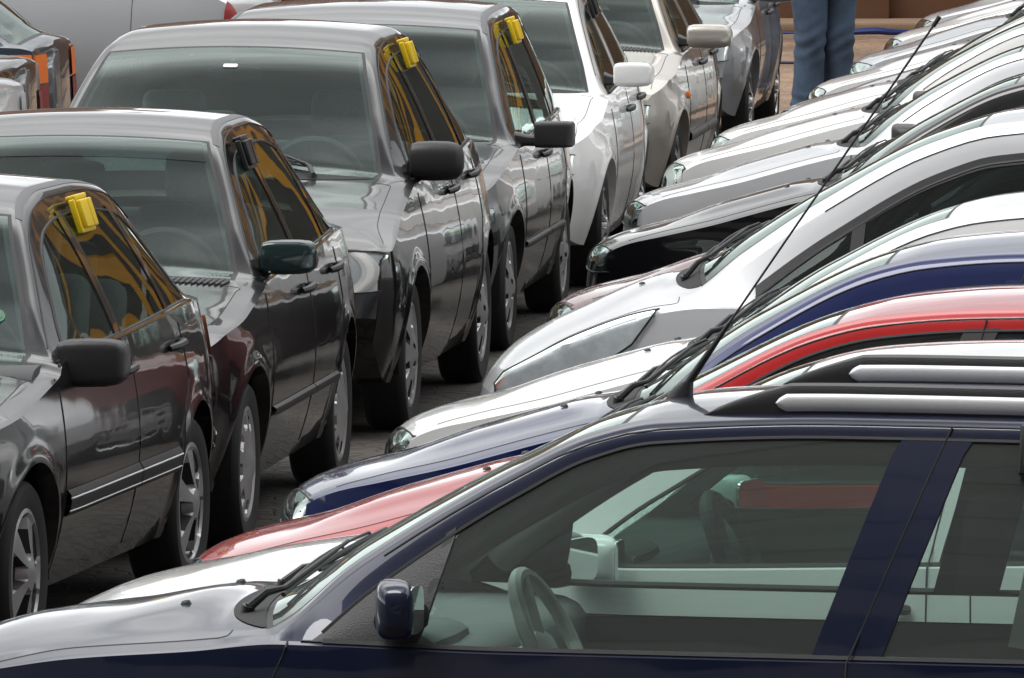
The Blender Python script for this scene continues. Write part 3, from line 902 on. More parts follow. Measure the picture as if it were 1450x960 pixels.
S = base_hatch(label='dark red car squeezed between the silver minivan and the black car', paint=P_maroon)
right(S, 6, 785, 35.3)
S = base_hatch(label='black car whose hood reflects the sky in the right row', paint=P_black)
right(S, 7, 840, 38.8)
S = base_hatch(label='pale silver car beyond the black hood in the right row', paint=P_lsilver)
right(S, 8, 890, 41.9)
S = base_hatch(label='white car with angular headlamp in the middle of the right row', paint=P_white)
S['head'] = (.36, .74, .545, .67, 0); S['nw'] = .88; S['hoodcrease'] = .004
right(S, 9, 945, 45.0)
S = base_hatch(label='white car showing only a thin strip of hood', paint=P_white, near=False)
S['top'] = [(x, z+.012*math.sin(x*2)) for x, z in S['top']]
right(S, 10, 1010, 47.6)
S = base_hatch(label='dull silver car beside the thin white strip', paint=P_silver, near=False)
right(S, 11, 1104, 50.3)
S = base_hatch(label='white car whose nose is next to the jeans legs', paint=P_white, near=False)
S['head'] = (.30, .72, .55, .665, 0); S['nw'] = .86
right(S, 12, 1148, 53.0)
S = base_hatch(label='light grey car on whose hood the aerial tip ends', paint=P_silver, near=False)
S['top'] = [(x, z+.02*min(1, x)) for x, z in S['top']]; S['bf'] = .28
right(S, 13, 1203, 56.3)
S = base_hatch(label='white car second from the far end of the right row', paint=P_white, near=False)
right(S, 14, 1255, 59.8)
S = base_hatch(label='silver car at the far end of the right row', paint=P_lsilver, near=False)
right(S, 15, 1298, 63.0)

# ---------------- left queue
def left(S, i, px, Y, psi):
    make_car(S); place_by_wheel(S, px_at(px, Y), Y, 90-psi); cars['l%d' % i] = S
def base_sedan(**k):
    S = dict(L=4.10, W=.83, uf=.80, ur=3.25, Rw=.29, uc=1.26, uh=1.92, r0=3.05, r1=3.50, uz=3.30, ua=1.36, step=.016, kt=.46,
             top=[(0, 0.46), (0.004, 0.522), (0.012, 0.632), (0.05, 0.72), (0.3, 0.7915), (0.7, 0.86), (1.0, 0.905), (1.15, 0.93), (1.19, 0.95), (1.5, 1.154), (1.84, 1.375), (2.0, 1.425), (2.3, 1.45), (2.6, 1.45), (2.95, 1.42), (3.1, 1.37), (3.5, 1.07), (3.6, 1.03), (3.9, 0.99), (4.02, 0.93), (4.07, 0.632), (4.1, 0.48)],
             belt=[(0.2, 0.698), (0.6, 0.808), (1.0, 0.865), (1.26, 0.892), (1.6, 0.905), (2.4, 0.925), (3.4, 0.95), (3.8, 0.94), (4.0, 0.87)],
             doors=(1.22, 2.26, 3.08), pillars=[(2.24, 2.32, .085, True), (3.03, 2.97, .05, True)], seams=[[(1.22, .25), (1.20, .60), (1.22, .86)], [(2.26, .25), (2.26, .89), (2.34, 1.32)], [(2.88, .27), (2.98, .62), (3.10, .72), (3.08, .91)]],
             rim='cap', head=(.38, .70, .58, .69, 0), tail=(3.85, 3.98, .62, .86, (M_red, M_amber)), group=LQ, ditch=True)
    S.update(k); return S
S = base_sedan(label='dark grey car at the front of the queue with ribbed side strips', paint=P_dgrey, L=4.0, rub=(.47, .085), rubend=True, rubfront=True, rubchrome=True, rim='spoke5', mirror='box', mz=-.005, mgap=.0, mirhh=.076, mirhw=.11, belttrim=True, kt=.50,
    bumpz=.48, r0=3.25, r1=3.62, uz=3.50,
    top=[(0, .46), (.004, .52), (.012, .62), (.05, .70), (.3, .775), (.7, .84), (1.0, .885), (1.15, .91), (1.19, .93), (1.5, 1.13), (1.84, 1.345), (2.0, 1.395), (2.3, 1.425), (2.6, 1.425), (3.1, 1.39), (3.2, 1.35), (3.60, 1.04), (3.68, 1.0), (3.85, .95), (3.92, .88), (3.97, .62), (4.0, .48)],
    tail=(3.75, 3.87, .60, .88, (M_red, M_amber)))
left(S, 1, 35, 28.2, 10)
S = base_sedan(label='black sedan with a green mirror and a black tag, second in the queue', paint=P_black, rub=(.44, .04), rim='cap', mirror='box', mirmat=P_dgreen, mirhw=.098, mgap=.0, belttrim=True, cowlslots=True, bumpmat=P_black)
left(S, 2, 350, 32.1, 6.6)
S = base_sedan(label='tall black car with oval black mirror and clear headlamp', paint=P_black, L=4.05, W=.90, Rw=.305, rim='cap2', mirror='oval', ditch=False, kt=.36, cr=.085,
    uc=1.14, uh=1.86, ua=1.24, r0=3.2, r1=3.6, uz=3.45, doors=(1.15, 2.22, 3.02), head=(.50, .845, .60, .765, 0), lampdetail=True, nw=.90, bf=.15, cwi=.085, wipers=True,
    top=[(0, 0.46), (0.004, 0.555), (0.012, 0.676), (0.05, 0.786), (0.3, 0.88), (0.7, 0.96), (0.95, 1.01), (1.03, 1.03), (1.07, 1.05), (1.4, 1.2802), (1.75, 1.485), (1.95, 1.545), (2.3, 1.58), (2.7, 1.585), (3.05, 1.545), (3.2, 1.485), (3.62, 1.1106), (3.75, 1.03), (3.95, 0.93), (4.02, 0.632), (4.05, 0.48)],
    belt=[(0.2, 0.76), (0.6, 0.885), (1.0, 0.955), (1.2, 0.98), (1.6, 0.99), (2.4, 1.005), (3.4, 1.035), (3.6, 1.005), (3.85, 0.885)],
    seams=[[(1.15, .25), (1.14, .60), (1.15, .94)], [(2.22, .25), (2.22, .97), (2.31, 1.44)], [(2.85, .3), (2.95, .65), (3.05, .75), (3.05, .98)]], pillars=[(2.20, 2.29, .09, True), (3.0, 2.95, .05, True)], mgap=.0, mirhh=.082, mirhw=.108)
left(S, 3, 583, 37.0, 6.5)
S = base_sedan(label='graphite wagon with a square black mirror on an arm and a yellow tag', paint=P_graph, L=4.1, rim='cap2', mirror='arm', mgap=.085, mirhw=.088, mirhh=.06, kt=.33, W=.88, rub=(.45, .035), bumpmat=M_gplastic, bumpz=.5, cr=.085,
    r0=3.55, r1=3.92, uz=3.75, top=[(0, 0.46), (0.004, 0.5223), (0.012, 0.634), (0.05, 0.7457), (0.3, 0.8238), (0.7, 0.885), (1.0, 0.935), (1.15, 0.96), (1.19, 0.98), (1.5, 1.1918), (1.84, 1.415), (2.0, 1.47), (2.3, 1.5), (2.9, 1.51), (3.4, 1.485), (3.55, 1.415), (3.9, 1.055), (3.98, 0.935), (4.06, 0.634), (4.1, 0.48)], belttrim=True, mz=.04,
    tail=(3.86, 3.99, .62, .92, (M_red, M_amber)))
left(S, 4, 722, 41.3, 6)
S = base_sedan(label='white car with a white mirror in the left queue', paint=P_white, rim='spoke7', mirror='box', mirmat=P_white, kt=.40, mirhw=.10, L=4.1, ditch=False, mz=.10, hz=.12,
    top=[(0, .46), (.004, .52), (.012, .62), (.05, .74), (.3, .82), (.7, .89), (1.0, .94), (1.10, .96), (1.15, .98), (1.5, 1.2), (1.84, 1.38), (2.0, 1.43), (2.3, 1.46), (2.6, 1.46), (2.95, 1.42), (3.1, 1.37), (3.50, 1.08), (3.60, 1.04), (3.9, 1.0), (4.02, .90), (4.07, .62), (4.10, .48)],
    belt=[(.2, .72), (.6, .83), (1.0, .89), (1.26, .915), (1.6, .925), (2.4, .945), (3.4, .97), (3.8, .96), (4.0, .86)])
left(S, 5, 856, 45.6, 5)
S = base_sedan(label='beige silver car with a round amber side light', paint=P_beige, rim='spoke7', mirror='oval', mirmat=P_beige, repeater=(1.12, .70), rub=(.46, .06), rubmat=M_gplastic, ditch=False, cowlslots=True, mz=.09,
    top=[(0, .46), (.004, .52), (.012, .62), (.05, .74), (.3, .82), (.7, .89), (1.0, .94), (1.10, .96), (1.15, .98), (1.5, 1.2), (1.84, 1.38), (2.0, 1.43), (2.3, 1.46), (2.6, 1.46), (2.95, 1.42), (3.1, 1.37), (3.50, 1.08), (3.60, 1.04), (3.9, 1.0), (4.02, .90), (4.07, .62), (4.10, .48)],
    belt=[(.2, .72), (.6, .83), (1.0, .89), (1.26, .915), (1.6, .925), (2.4, .945), (3.4, .97), (3.8, .96), (4.0, .86)])
left(S, 6, 960, 50.6, 6)
S = base_sedan(label='silver grey car at the far end of the left queue beside the jeans legs', paint=P_mgrey, rim='spoke7', mirror='oval', mirmat=P_mgrey, ditch=False)
left(S, 7, 1063, 58.5, 5.5)

# ---------------- row behind on the far left: tails only
def tailcar(S, i, px, Y, head=-12):
    make_car(S); place_by_tail(S, px_at(px, Y), Y, head); cars['t%d' % i] = S
TAILTOP = [(0, .46), (.004, .52), (.012, .62), (.05, .70), (.3, .785), (.7, .85), (1.0, .895), (1.15, .92), (1.19, .94), (1.5, 1.14), (1.84, 1.345), (2.0, 1.395), (2.3, 1.42), (2.6, 1.42), (2.95, 1.39), (3.1, 1.34), (3.50, 1.06), (3.60, 1.03), (3.9, 1.0), (4.04, .985), (4.075, .93), (4.09, .66), (4.10, .48)]
TAILBELT = [(.2, .70), (.6, .80), (1.0, .855), (1.26, .882), (1.6, .895), (2.4, .915), (3.4, .955), (3.8, .965), (3.95, .955), (4.04, .92)]
S = base_sedan(group=TR, label='pale silver car with a white and red rear lamp at the left edge', paint=P_lsilver, br=.06, nw=.88, tail=(3.90, 4.03, .60, .90, (M_red, M_white)), reartail=(.50, .76, .60, .90, (M_red, M_white)), top=TAILTOP, belt=TAILBELT)
tailcar(S, 1, 2, 46.3)
S = base_sedan(group=TR, label='dark grey sedan with a bright trunk edge, before the orange lamp wagon', paint=P_graph, br=.06, tw=.93, top=TAILTOP, belt=TAILBELT, tail=(3.93, 4.02, .55, .80, (M_dred,)), reartail=(.5, .74, .55, .80, (M_dred,)))
tailcar(S, 2, 42, 48.8, -6)
S = base_hatch(group=TR, label='dark blue grey wagon with an orange and dark red rear lamp', paint=paint((.03, .045, .065), .3), br=.05, tw=.95, r0=3.3, r1=3.80, uz=3.55, tail=(3.76, 3.885, .60, .935, (M_dred, M_amber)), reartail=(.44, .76, .60, .935, (M_dred, M_amber)), belt=[(.2, .69), (.6, .785), (1.0, .875), (1.2, .905), (1.5, .915), (2.4, .935), (3.4, .97), (3.6, .975), (3.8, .97), (3.89, .95)],
    top=[(0, .46), (.004, .52), (.012, .60), (.04, .665), (.12, .70), (.34, .77), (.64, .852), (.97, .935), (1.09, .962), (1.13, .985), (1.45, 1.19), (1.80, 1.36), (1.95, 1.397), (2.2, 1.418), (2.6, 1.425), (3.15, 1.40), (3.3, 1.35), (3.80, 1.03), (3.91, .99), (3.93, .92), (3.942, .62), (3.95, .48)])
tailcar(S, 3, 90, 51.3, -6)
S = base_hatch(group=TR, nohandles=True, label='silver car with a small dark red rear lamp above the black roof', paint=P_silver, tail=(3.66, 3.80, .75, .98, (M_dred,)))
tailcar(S, 4, 412, 59.4)

# ------------------------------------------------------------------ ground and walls
def ground_mat():
    m, nt, b = new_mat('reddish_ground')
    tc = nt.nodes.new('ShaderNodeTexCoord')
    n = nt.nodes.new('ShaderNodeTexNoise'); n.inputs['Scale'].default_value = .6; n.inputs['Detail'].default_value = 9; n.inputs['Roughness'].default_value = .65
    nt.links.new(tc.outputs['Object'], n.inputs['Vector'])
    cr_ = nt.nodes.new('ShaderNodeValToRGB'); e = cr_.color_ramp.elements
    e[0].position = .35; e[0].color = (.16, .105, .07, 1); e[1].position = .7; e[1].color = (.34, .225, .145, 1)
    nt.links.new(n.outputs['Fac'], cr_.inputs[0])
    v = nt.nodes.new('ShaderNodeTexVoronoi'); v.inputs['Scale'].default_value = 8; v.feature = 'DISTANCE_TO_EDGE'
    nt.links.new(tc.outputs['Object'], v.inputs['Vector'])
    mr = nt.nodes.new('ShaderNodeMapRange'); mr.inputs[1].default_value = 0; mr.inputs[2].default_value = .08; mr.inputs[3].default_value = .55; mr.inputs[4].default_value = 1
    nt.links.new(v.outputs['Distance'], mr.inputs[0])
    mx = nt.nodes.new('ShaderNodeMix'); mx.data_type = 'RGBA'; mx.blend_type = 'MULTIPLY'; mx.inputs[0].default_value = 1
    nt.links.new(cr_.outputs[0], mx.inputs[6]); nt.links.new(mr.outputs[0], mx.inputs[7])
    nt.links.new(mx.outputs[2], b.inputs['Base Color']); b.inputs['Roughness'].default_value = .9
    bp = nt.nodes.new('ShaderNodeBump'); bp.inputs['Strength'].default_value = .6; bp.inputs['Distance'].default_value = .02
    nt.links.new(mr.outputs[0], bp.inputs['Height']); nt.links.new(bp.outputs[0], b.inputs['Normal'])
    return m
g = mesh_obj('ground', [(-900, -300, 0), (900, -300, 0), (900, 1500, 0), (-900, 1500, 0)], [(0, 1, 2, 3)], ground_mat(), None, None, False)
tag(g, kind='structure')
def lot_mat():
    m, nt, b = new_mat('dark_cobbles')
    tc = nt.nodes.new('ShaderNodeTexCoord')
    v = nt.nodes.new('ShaderNodeTexVoronoi'); v.inputs['Scale'].default_value = 9; v.feature = 'DISTANCE_TO_EDGE'
    nt.links.new(tc.outputs['Object'], v.inputs['Vector'])
    n = nt.nodes.new('ShaderNodeTexNoise'); n.inputs['Scale'].default_value = 1.3; n.inputs['Detail'].default_value = 8
    nt.links.new(tc.outputs['Object'], n.inputs['Vector'])
    cr_ = nt.nodes.new('ShaderNodeValToRGB'); e = cr_.color_ramp.elements
    e[0].position = .35; e[0].color = (.034, .030, .027, 1); e[1].position = .7; e[1].color = (.072, .060, .049, 1)
    nt.links.new(n.outputs['Fac'], cr_.inputs[0])
    mr = nt.nodes.new('ShaderNodeMapRange'); mr.inputs[2].default_value = .07; mr.inputs[3].default_value = .4; mr.inputs[4].default_value = 1
    nt.links.new(v.outputs['Distance'], mr.inputs[0])
    mx = nt.nodes.new('ShaderNodeMix'); mx.data_type = 'RGBA'; mx.blend_type = 'MULTIPLY'; mx.inputs[0].default_value = 1
    nt.links.new(cr_.outputs[0], mx.inputs[6]); nt.links.new(mr.outputs[0], mx.inputs[7])
    nt.links.new(mx.outputs[2], b.inputs['Base Color']); b.inputs['Roughness'].default_value = .85
    bp = nt.nodes.new('ShaderNodeBump'); bp.inputs['Strength'].default_value = .7; bp.inputs['Distance'].default_value = .02
    nt.links.new(mr.outputs[0], bp.inputs['Height']); nt.links.new(bp.outputs[0], b.inputs['Normal'])
    return m
lot = mesh_obj('parking_lot', [(-60, -8, .004), (60, -8, .004), (60, 60.5, .004), (-60, 60.5, .004)], [(0, 1, 2, 3)], lot_mat(), None, None, False)
tag(lot, kind='structure')
M_earth = simple('red_brown_plaster', (.15, .075, .042), .9, noise=.35, nscale=1.2, bump=.4)
M_tan = simple('tan_concrete', (.26, .175, .115), .9, noise=.25, nscale=2.0, bump=.3)
wb = MB(); wb.box((10, 77.5, 2.0), (110, .3, 4.0), 0, .02)
wb.box((10, 77.5, 4.06), (110.2, .42, .12), 0, .02)
for k in range(24): wb.box((-42+k*4.5, 77.3, 2.0), (.35, .14, 4.0), 0, .01)
tag(wb.build('boundary_wall', M_earth), 'long red brown plastered wall closing off the lot at the back', 'wall')
kb = MB(); kb.box((10, 76.95, .05), (110, .8, .10), 0, .03)
tag(kb.build('pavement', M_tan), kind='structure')
# hoses on the ground
def hose(name, pts, r, mat, label):
    b = MB(); P = []
    pts = [Vector(p) for p in pts]
    for i in range(len(pts)-1):
        p0, p1, p2, p3 = pts[max(i-1, 0)], pts[i], pts[i+1], pts[min(i+2, len(pts)-1)]
        for t in np.linspace(0, 1, 8)[:-1]:
            P.append(.5*((2*p1)+(p2-p0)*t+(2*p0-5*p1+4*p2-p3)*t*t+(3*p1-p0-3*p2+p3)*t**3))
    P.append(pts[-1]); b.tube(P, [r(p) for p in P] if callable(r) else r, 8)
    return tag(b.build(name, mat), label, 'hose')
M_hose = simple('blue_hose', (.012, .03, .16), .4)
M_hose2 = simple('dark_hose', (.02, .02, .05), .5)
hose('water_hose', [(1.4, 76.1, .03), (2.2, 76.0, .03), (2.7, 75.9, .035), (3.0, 75.9, .05), (3.25, 75.95, .035), (4.2, 76.2, .03), (6, 76, .03)], lambda p: .010+.020*max(0, 1-abs(p[0]-3.0)/.42)**.6, M_hose, 'blue hose curving over the brown ground behind the legs')
hose('cable', [(1.2, 70.5, .02), (2.0, 70.6, .02), (2.9, 70.4, .02), (3.6, 70.7, .02), (5, 70.2, .02)], .012, M_hose2, 'thin dark cable lying on the brown ground near the far hoods')
# ------------------------------------------------------------------ unseen yellow shed, added for reflections in the car sides
M_yelwall = simple('yellow_cladding', (.50, .22, .010), .6, noise=.15, nscale=1.5)
M_shedwall = simple('dark_shed_wall', (.045, .043, .042), .7, noise=.3, nscale=.8)
M_shadedoor = simple('dark_door', (.03, .03, .032), .5)
M_whitewall = simple('white_render', (.42, .40, .37), .85, noise=.12, nscale=.8)
M_redband = simple('red_fascia', (.35, .05, .03), .6)
M_conc = simple('dark_concrete', (.27, .265, .26), .9, noise=.2, nscale=.5)
M_winb = simple('dark_window_glass', (.015, .018, .02), .08)
yb_ = empty('reflection_shed', (13.5, 73.4, 0)); tag(yb_, 'unseen yellow clad shed added for reflections in the car windows', 'building')
b_ = MB(); b_.box((-.1, .05, 5.5), (14.0, 4.8, 11.0)); b_.build('wall', M_shedwall, yb_, False)
rs_ = np.random.RandomState(11); x_ = -6.9; k = 0
while x_ < 6.7:                                   # curved yellow ribs along the front, shaped for bands in the window reflections
    w_ = rs_.uniform(.36, .62); ph_ = rs_.uniform(0, 6.28); am_ = rs_.uniform(.10, .24)
    A = []
    for z_ in np.linspace(.1, 10.9, 40):
        c_ = x_+am_*math.sin(z_*.8+ph_)
        A.append([(c_-w_/2, -2.36, z_), (c_-w_/2, -2.62, z_), (c_+w_/2, -2.62, z_), (c_+w_/2, -2.36, z_)])
    rb_ = MB(); rb_.grid(np.array(A)); rb_.build('rib', M_yelwall, yb_, True)
    x_ += w_+rs_.uniform(.75, 1.35); k += 1
for z_ in (1.2, 6.4):
    d_ = MB(); d_.box((-.1, -2.42, z_), (13.9, .12, .30)); d_.build('beam', M_whitewall, yb_, False)
b_ = MB(); b_.box((-.1, -.05, 11.3), (14.0, 5.2, .7)); b_.build('fascia', M_conc, yb_, False)
b_ = MB(); b_.box((-.1, 0, 11.8), (14.6, 6, .25), 0, .03); b_.build('roof', M_conc, yb_, False)
hs = empty('white_house', (26.5, 73, 0)); tag(hs, 'white rendered house with a red fascia at the back of the lot', 'building')
b_ = MB(); b_.box((0, 0, 5.2), (9, 5, 10.4)); b_.build('wall', M_whitewall, hs, False)
b_ = MB(); b_.box((0, -.1, 6.6), (9.3, 5.2, 1.6)); b_.build('fascia', M_redband, hs, False)
b_ = MB(); b_.box((0, 0, 10.6), (9.8, 5.8, .3)); b_.build('roof', M_conc, hs, False)
for x_ in (-2.8, 0, 2.8):
    d_ = MB(); d_.box((x_, -2.5, 3.4), (1.3, .08, 2.6)); d_.build('window', M_winb, hs, False)
ob = empty('sky_blocker', (0, -12, 0)); tag(ob, 'tall grey block added unseen behind the camera to darken reflections', 'building')  # unseen block, added to keep bright sky out of the car reflections
b_ = MB(); b_.box((0, -6, 33), (170, 18, 66)); b_.build('wall', M_conc, ob, False)
for k in range(18):
    d_ = MB(); d_.box((0, 3.02, 2.6+k*3.4), (160, .1, 1.5)); d_.build('window', M_winb, ob, False)
# aerial of the navy wagon, mounted at the front of its roof
S0 = cars['r0']; a0 = S0['api']
p0 = Vector(a0['surf'](1.77, a0['NH']-1, -1)); an = MB()
p1 = p0+Vector((.60, 0, .87))
an.superloft([(p0-Vector((0, 0, .01)), (.034, 0, 0), (0, .022, 0), 2.5), (p0+Vector((.008, 0, .014)), (.026, 0, 0), (0, .017, 0), 2.5), (p0+Vector((.022, 0, .036)), (.013, 0, 0), (0, .011, 0), 2)], 14)
dv = (p1-p0)
an.tube([p0+dv*.03, p0+dv*.10, p0+dv*.19, p0+dv*.2], [.010, .008, .005, .003], 10)
an.tube([p0+dv*.19, p0+dv*.985], .0028, 6)
an.tube([p0+dv*.975, p0+dv], .0055, 6)
an.build('aerial', M_plastic, S0['root'])
# papers standing inside the rear door window of the navy wagon
pp = MB(); pp.box((2.70-2.225, -.655, 1.02), (.17, .004, .17), 0, 0, Matrix.Rotation(rad(-22), 4, 'X') @ Matrix.Rotation(rad(8), 4, 'Y'))
po = pp.build('price_sheet', M_paper)
Mn = Matrix.Translation(S0['root'].location) @ Matrix.Rotation(S0['root'].rotation_euler[2], 4, 'Z')
po.matrix_world = Mn
tag(po, 'white sheet of paper inside the rear window of the navy wagon', 'paper')

# ------------------------------------------------------------------ the person standing beyond the last cars
def skin_body(name, verts, edges, radii, mat, root_i=0, parent=None, sub=2):
    me = bpy.data.meshes.new(name); me.from_pydata(verts, edges, []); me.materials.append(mat)
    o = bpy.data.objects.new(name, me); COL.objects.link(o)
    m = o.modifiers.new('skin', 'SKIN'); m.use_smooth_shade = True
    if not me.skin_vertices:
        bm = bmesh.new(); bm.from_mesh(me); bm.verts.layers.skin.verify(); bm.to_mesh(me); bm.free()
    for i, (v, r) in enumerate(zip(me.skin_vertices[0].data, radii)):
        v.radius = (r, r) if not isinstance(r, tuple) else r
        v.use_root = (i == root_i)
    o.modifiers.new('sub', 'SUBSURF').levels = sub; o.modifiers['sub'].render_levels = sub
    bpy.context.view_layer.update()
    dg = bpy.context.evaluated_depsgraph_get()
    nm = bpy.data.meshes.new_from_object(o.evaluated_get(dg)); nm.name = name
    bpy.data.objects.remove(o)
    o = bpy.data.objects.new(name, nm); COL.objects.link(o)
    nm.polygons.foreach_set('use_smooth', np.ones(len(nm.polygons), dtype=bool))
    if not nm.materials: nm.materials.append(mat)
    if parent: o.parent = parent
    return o
M_skin = simple('skin', (.38, .22, .15), .55)
M_jeans = simple('blue_denim', (.045, .074, .122), .9, noise=.6, nscale=10, bump=.25)
M_shirt = simple('grey_shirt', (.16, .16, .17), .9, noise=.15, nscale=12)
M_hair = simple('dark_hair', (.02, .015, .012), .7)
M_shoe = simple('dark_shoe', (.025, .022, .02), .6)
PX_, PY_ = px_at(1168, 63.5), 63.5
V_ = [(0, 0, .95), (0, .01, 1.15), (0, .0, 1.38), (0, .01, 1.47), (0, -.01, 1.53), (0, -.02, 1.62), (0, -.02, 1.70),
      (-.19, .0, 1.40), (-.25, .02, 1.12), (-.24, -.06, .90), (-.235, -.08, .82), (.19, 0, 1.40), (.25, .02, 1.12), (.24, -.06, .90), (.235, -.08, .82),
      (-.10, 0, .86), (-.105, -.01, .48), (-.11, .02, .09), (.10, .05, .86), (.105, .08, .48), (.10, .12, .09)]
E_ = [(0, 1), (1, 2), (2, 3), (3, 4), (4, 5), (5, 6), (2, 7), (7, 8), (8, 9), (9, 10), (2, 11), (11, 12), (12, 13), (13, 14), (0, 15), (15, 16), (16, 17), (0, 18), (18, 19), (19, 20)]
R_ = [(.15, .11), (.14, .10), (.16, .10), .055, .055, (.078, .095), (.07, .085), .06, .042, .034, .025, .06, .042, .034, .025, .085, .058, .042, .085, .058, .042]
per = skin_body('person', V_, E_, R_, M_skin)
per.location = (PX_, PY_, 0); per.rotation_euler = (0, 0, rad(12))
tag(per, 'person in loose blue jeans standing beyond the last cars', 'person')
def leg_tube(x0, y0, sgn, seed):
    r_ = np.random.RandomState(seed); A = []
    ph = r_.uniform(0, 6.28, 6)
    for z in np.linspace(.025, .90, 46):
        t = (z-.025)/.875
        rx = np.interp(t, [0, .06, .25, .5, .75, 1], [.116, .112, .104, .106, .122, .135]); ry = np.interp(t, [0, .06, .25, .5, .75, 1], [.125, .118, .108, .112, .125, .14])
        cx = x0+sgn*.012*(1-t)+.006*math.sin(z*9+ph[0]); cy = y0-.015*math.exp(-((t-.52)/.15)**2)+sgn*.0
        row = []
        for a in np.linspace(0, 2*math.pi, 37)[:-1]:
            fold = .007*math.exp(-((t-.50)/.13)**2)*math.sin(z*62+2.6*math.sin(a+ph[1])+1.1*math.sin(2*a))+.007*math.exp(-((t-.04)/.07)**2)*math.sin(z*80+2*math.sin(a+ph[2]))+.006*math.exp(-((t-.95)/.12)**2)*math.sin(z*60+3*math.sin(a+ph[3]))
            fold += .004*math.sin(3*a+z*14+ph[4])
            row.append((cx+(rx+fold)*math.cos(a), cy+(ry+fold)*math.sin(a), z))
        A.append(row)
    return A
jb_ = MB()
jb_.grid(np.array(leg_tube(-.105, 0, -1, 3)), 0, closev=True); jb_.grid(np.array(leg_tube(.105, .06, 1, 5)), 0, closev=True)
hip = []
for z, rx, ry in ((.84, .215, .155), (.90, .215, .155), (.97, .195, .145), (1.04, .175, .13)):
    hip.append([(rx*math.cos(a), .02+ry*math.sin(a), z) for a in np.linspace(0, 2*math.pi, 37)[:-1]])
jb_.grid(np.array(hip), 0, closev=True)
jo = jb_.build('jeans', M_jeans, per, True, 80)
sb_ = MB(); A = []
for z, rx, ry in ((1.00, .195, .14), (1.1, .18, .13), (1.25, .195, .135), (1.36, .215, .13), (1.43, .17, .105), (1.475, .075, .07)):
    A.append([(rx*math.cos(a), .01+ry*math.sin(a), z) for a in np.linspace(0, 2*math.pi, 37)[:-1]])
sb_.grid(np.array(A), 0, closev=True)
for sg in (-1, 1): sb_.superloft([((sg*.17, 0, 1.41), (.02, 0, .07), (0, .07, 0), 2), ((sg*.225, .01, 1.30), (.075, 0, .02), (0, .07, 0), 2), ((sg*.25, .02, 1.15), (.066, 0, 0), (0, .06, 0), 2)], 16)
sb_.build('shirt', M_shirt, per, True, 80)
hb2 = MB(); hb2.superloft([((0, -.0, 1.60), (.084, 0, 0), (0, .095, 0), 2), ((0, .01, 1.68), (.088, 0, 0), (0, .105, 0), 2), ((0, .005, 1.75), (.07, 0, 0), (0, .085, 0), 2), ((0, 0, 1.785), (.03, 0, 0), (0, .035, 0), 2)], 20); hb2.build('hair', M_hair, per)
for sg, y in ((-1, .0), (1, .12)):
    sh = MB(); sh.superloft([((sg*.11, y+.10, .045), (.04, 0, 0), (0, 0, .04), 3), ((sg*.11, y, .05), (.045, 0, 0), (0, 0, .048), 3), ((sg*.115, y-.12, .035), (.05, 0, 0), (0, 0, .034), 3), ((sg*.118, y-.17, .022), (.035, 0, 0), (0, 0, .02), 3)], 16); sh.build('shoe', M_shoe, per)

def sticker(S, u, yf, mats, sizes, name):
    a = S['api']; c = Vector(a['top_pt'](u, yf, 0)); du = (Vector(a['top_pt'](u+.05, yf))-c).normalized(); dy = (Vector(a['top_pt'](u, yf+.03))-Vector(a['top_pt'](u, yf-.03))).normalized()
    nrm = du.cross(dy); nrm = nrm if nrm.z > 0 else -nrm
    b = MB()
    for k, (m, (sx, sy, e)) in enumerate(zip(mats, sizes)):
        b.superloft([(c+nrm*(.002+.0015*k), dy*sx, du*sy, e), (c+nrm*(.0032+.0015*k), dy*sx, du*sy, e)], 24, k)
    b.build(name, list(mats), S['root'])
M_green = simple('green_print', (.04, .20, .09), .5); M_redp = simple('red_print', (.45, .04, .03), .5)
sticker(cars['l1'], 1.50, -.845, (M_green, M_seat, M_redp), ((.034, .034, 2), (.024, .024, 2), (.014, .009, 2)), 'windshield_sticker')
S2 = cars['l2']; tp2 = S2['api']['top_pt']
ss_ = MB(); ss_.grid(np.array([[tp2(S2['uh']-.014-.11*t, yf, .002) for yf in np.linspace(-.95, .95, 30)] for t in np.linspace(0, 1, 5)]))
ss_.build('sun_strip', glass('sun_strip_tint', (.35, .45, .46)), S2['root'])
sticker(cars['l3'], cars['l3']['uh']-.155, .0, (M_paper,), ((.030, .014, 6),), 'windshield_label')
# ------------------------------------------------------------------ window tags
def window_tag(S, u, mat, label, wide=.19):
    a = S['api']; r = S['root']
    jd = a['jd']
    p = Vector(a['surf'](u, jd+.3, -1, .012))+Vector((0, 0, .022))
    r.rotation_mode = 'XYZ'
    Mx = Matrix.Translation(r.location) @ Matrix.Rotation(r.rotation_euler[2], 4, 'Z')
    t = MB()
    # folded card hanging over the glass edge: face plate, outer flap, top fold
    t.box((0, -.012, -.050), (wide, .022, .115), 0, .006)
    t.box((0, -.031, -.047), (wide*.86, .018, .095), 0, .006)
    t.box((0, -.010, .012), (wide*.9, .034, .018), 0, .006)
    t.box((wide*.1, -.040, -.047), (.010, .006, .090), 0, .002)
    o = t.build('window_tag', mat)
    o.location = Mx @ p
    o.rotation_euler = (rad(-18), 0, r.rotation_euler[2])
    tag(o, label, 'tag', 'tags clipped to the car windows')
M_blacktag = simple('black_tag_plastic', (.012, .013, .014), .4)
window_tag(cars['r0'], 2.70, M_blacktag, 'black tag clipped over the rear window of the navy wagon')
window_tag(cars['l1'], 2.5, M_yellow, 'yellow tag on the window of the car at the front of the queue')
window_tag(cars['l2'], 2.12, M_blacktag, 'black tag on the window of the car with the green mirror')
window_tag(cars['l3'], 2.5, M_yellow, 'yellow tag on the window of the tall black car')
window_tag(cars['l4'], 2.55, M_yellow, 'yellow tag on the window of the graphite wagon')
window_tag(cars['l5'], 2.3, M_blacktag, 'black tag on the window of the white car in the left queue')

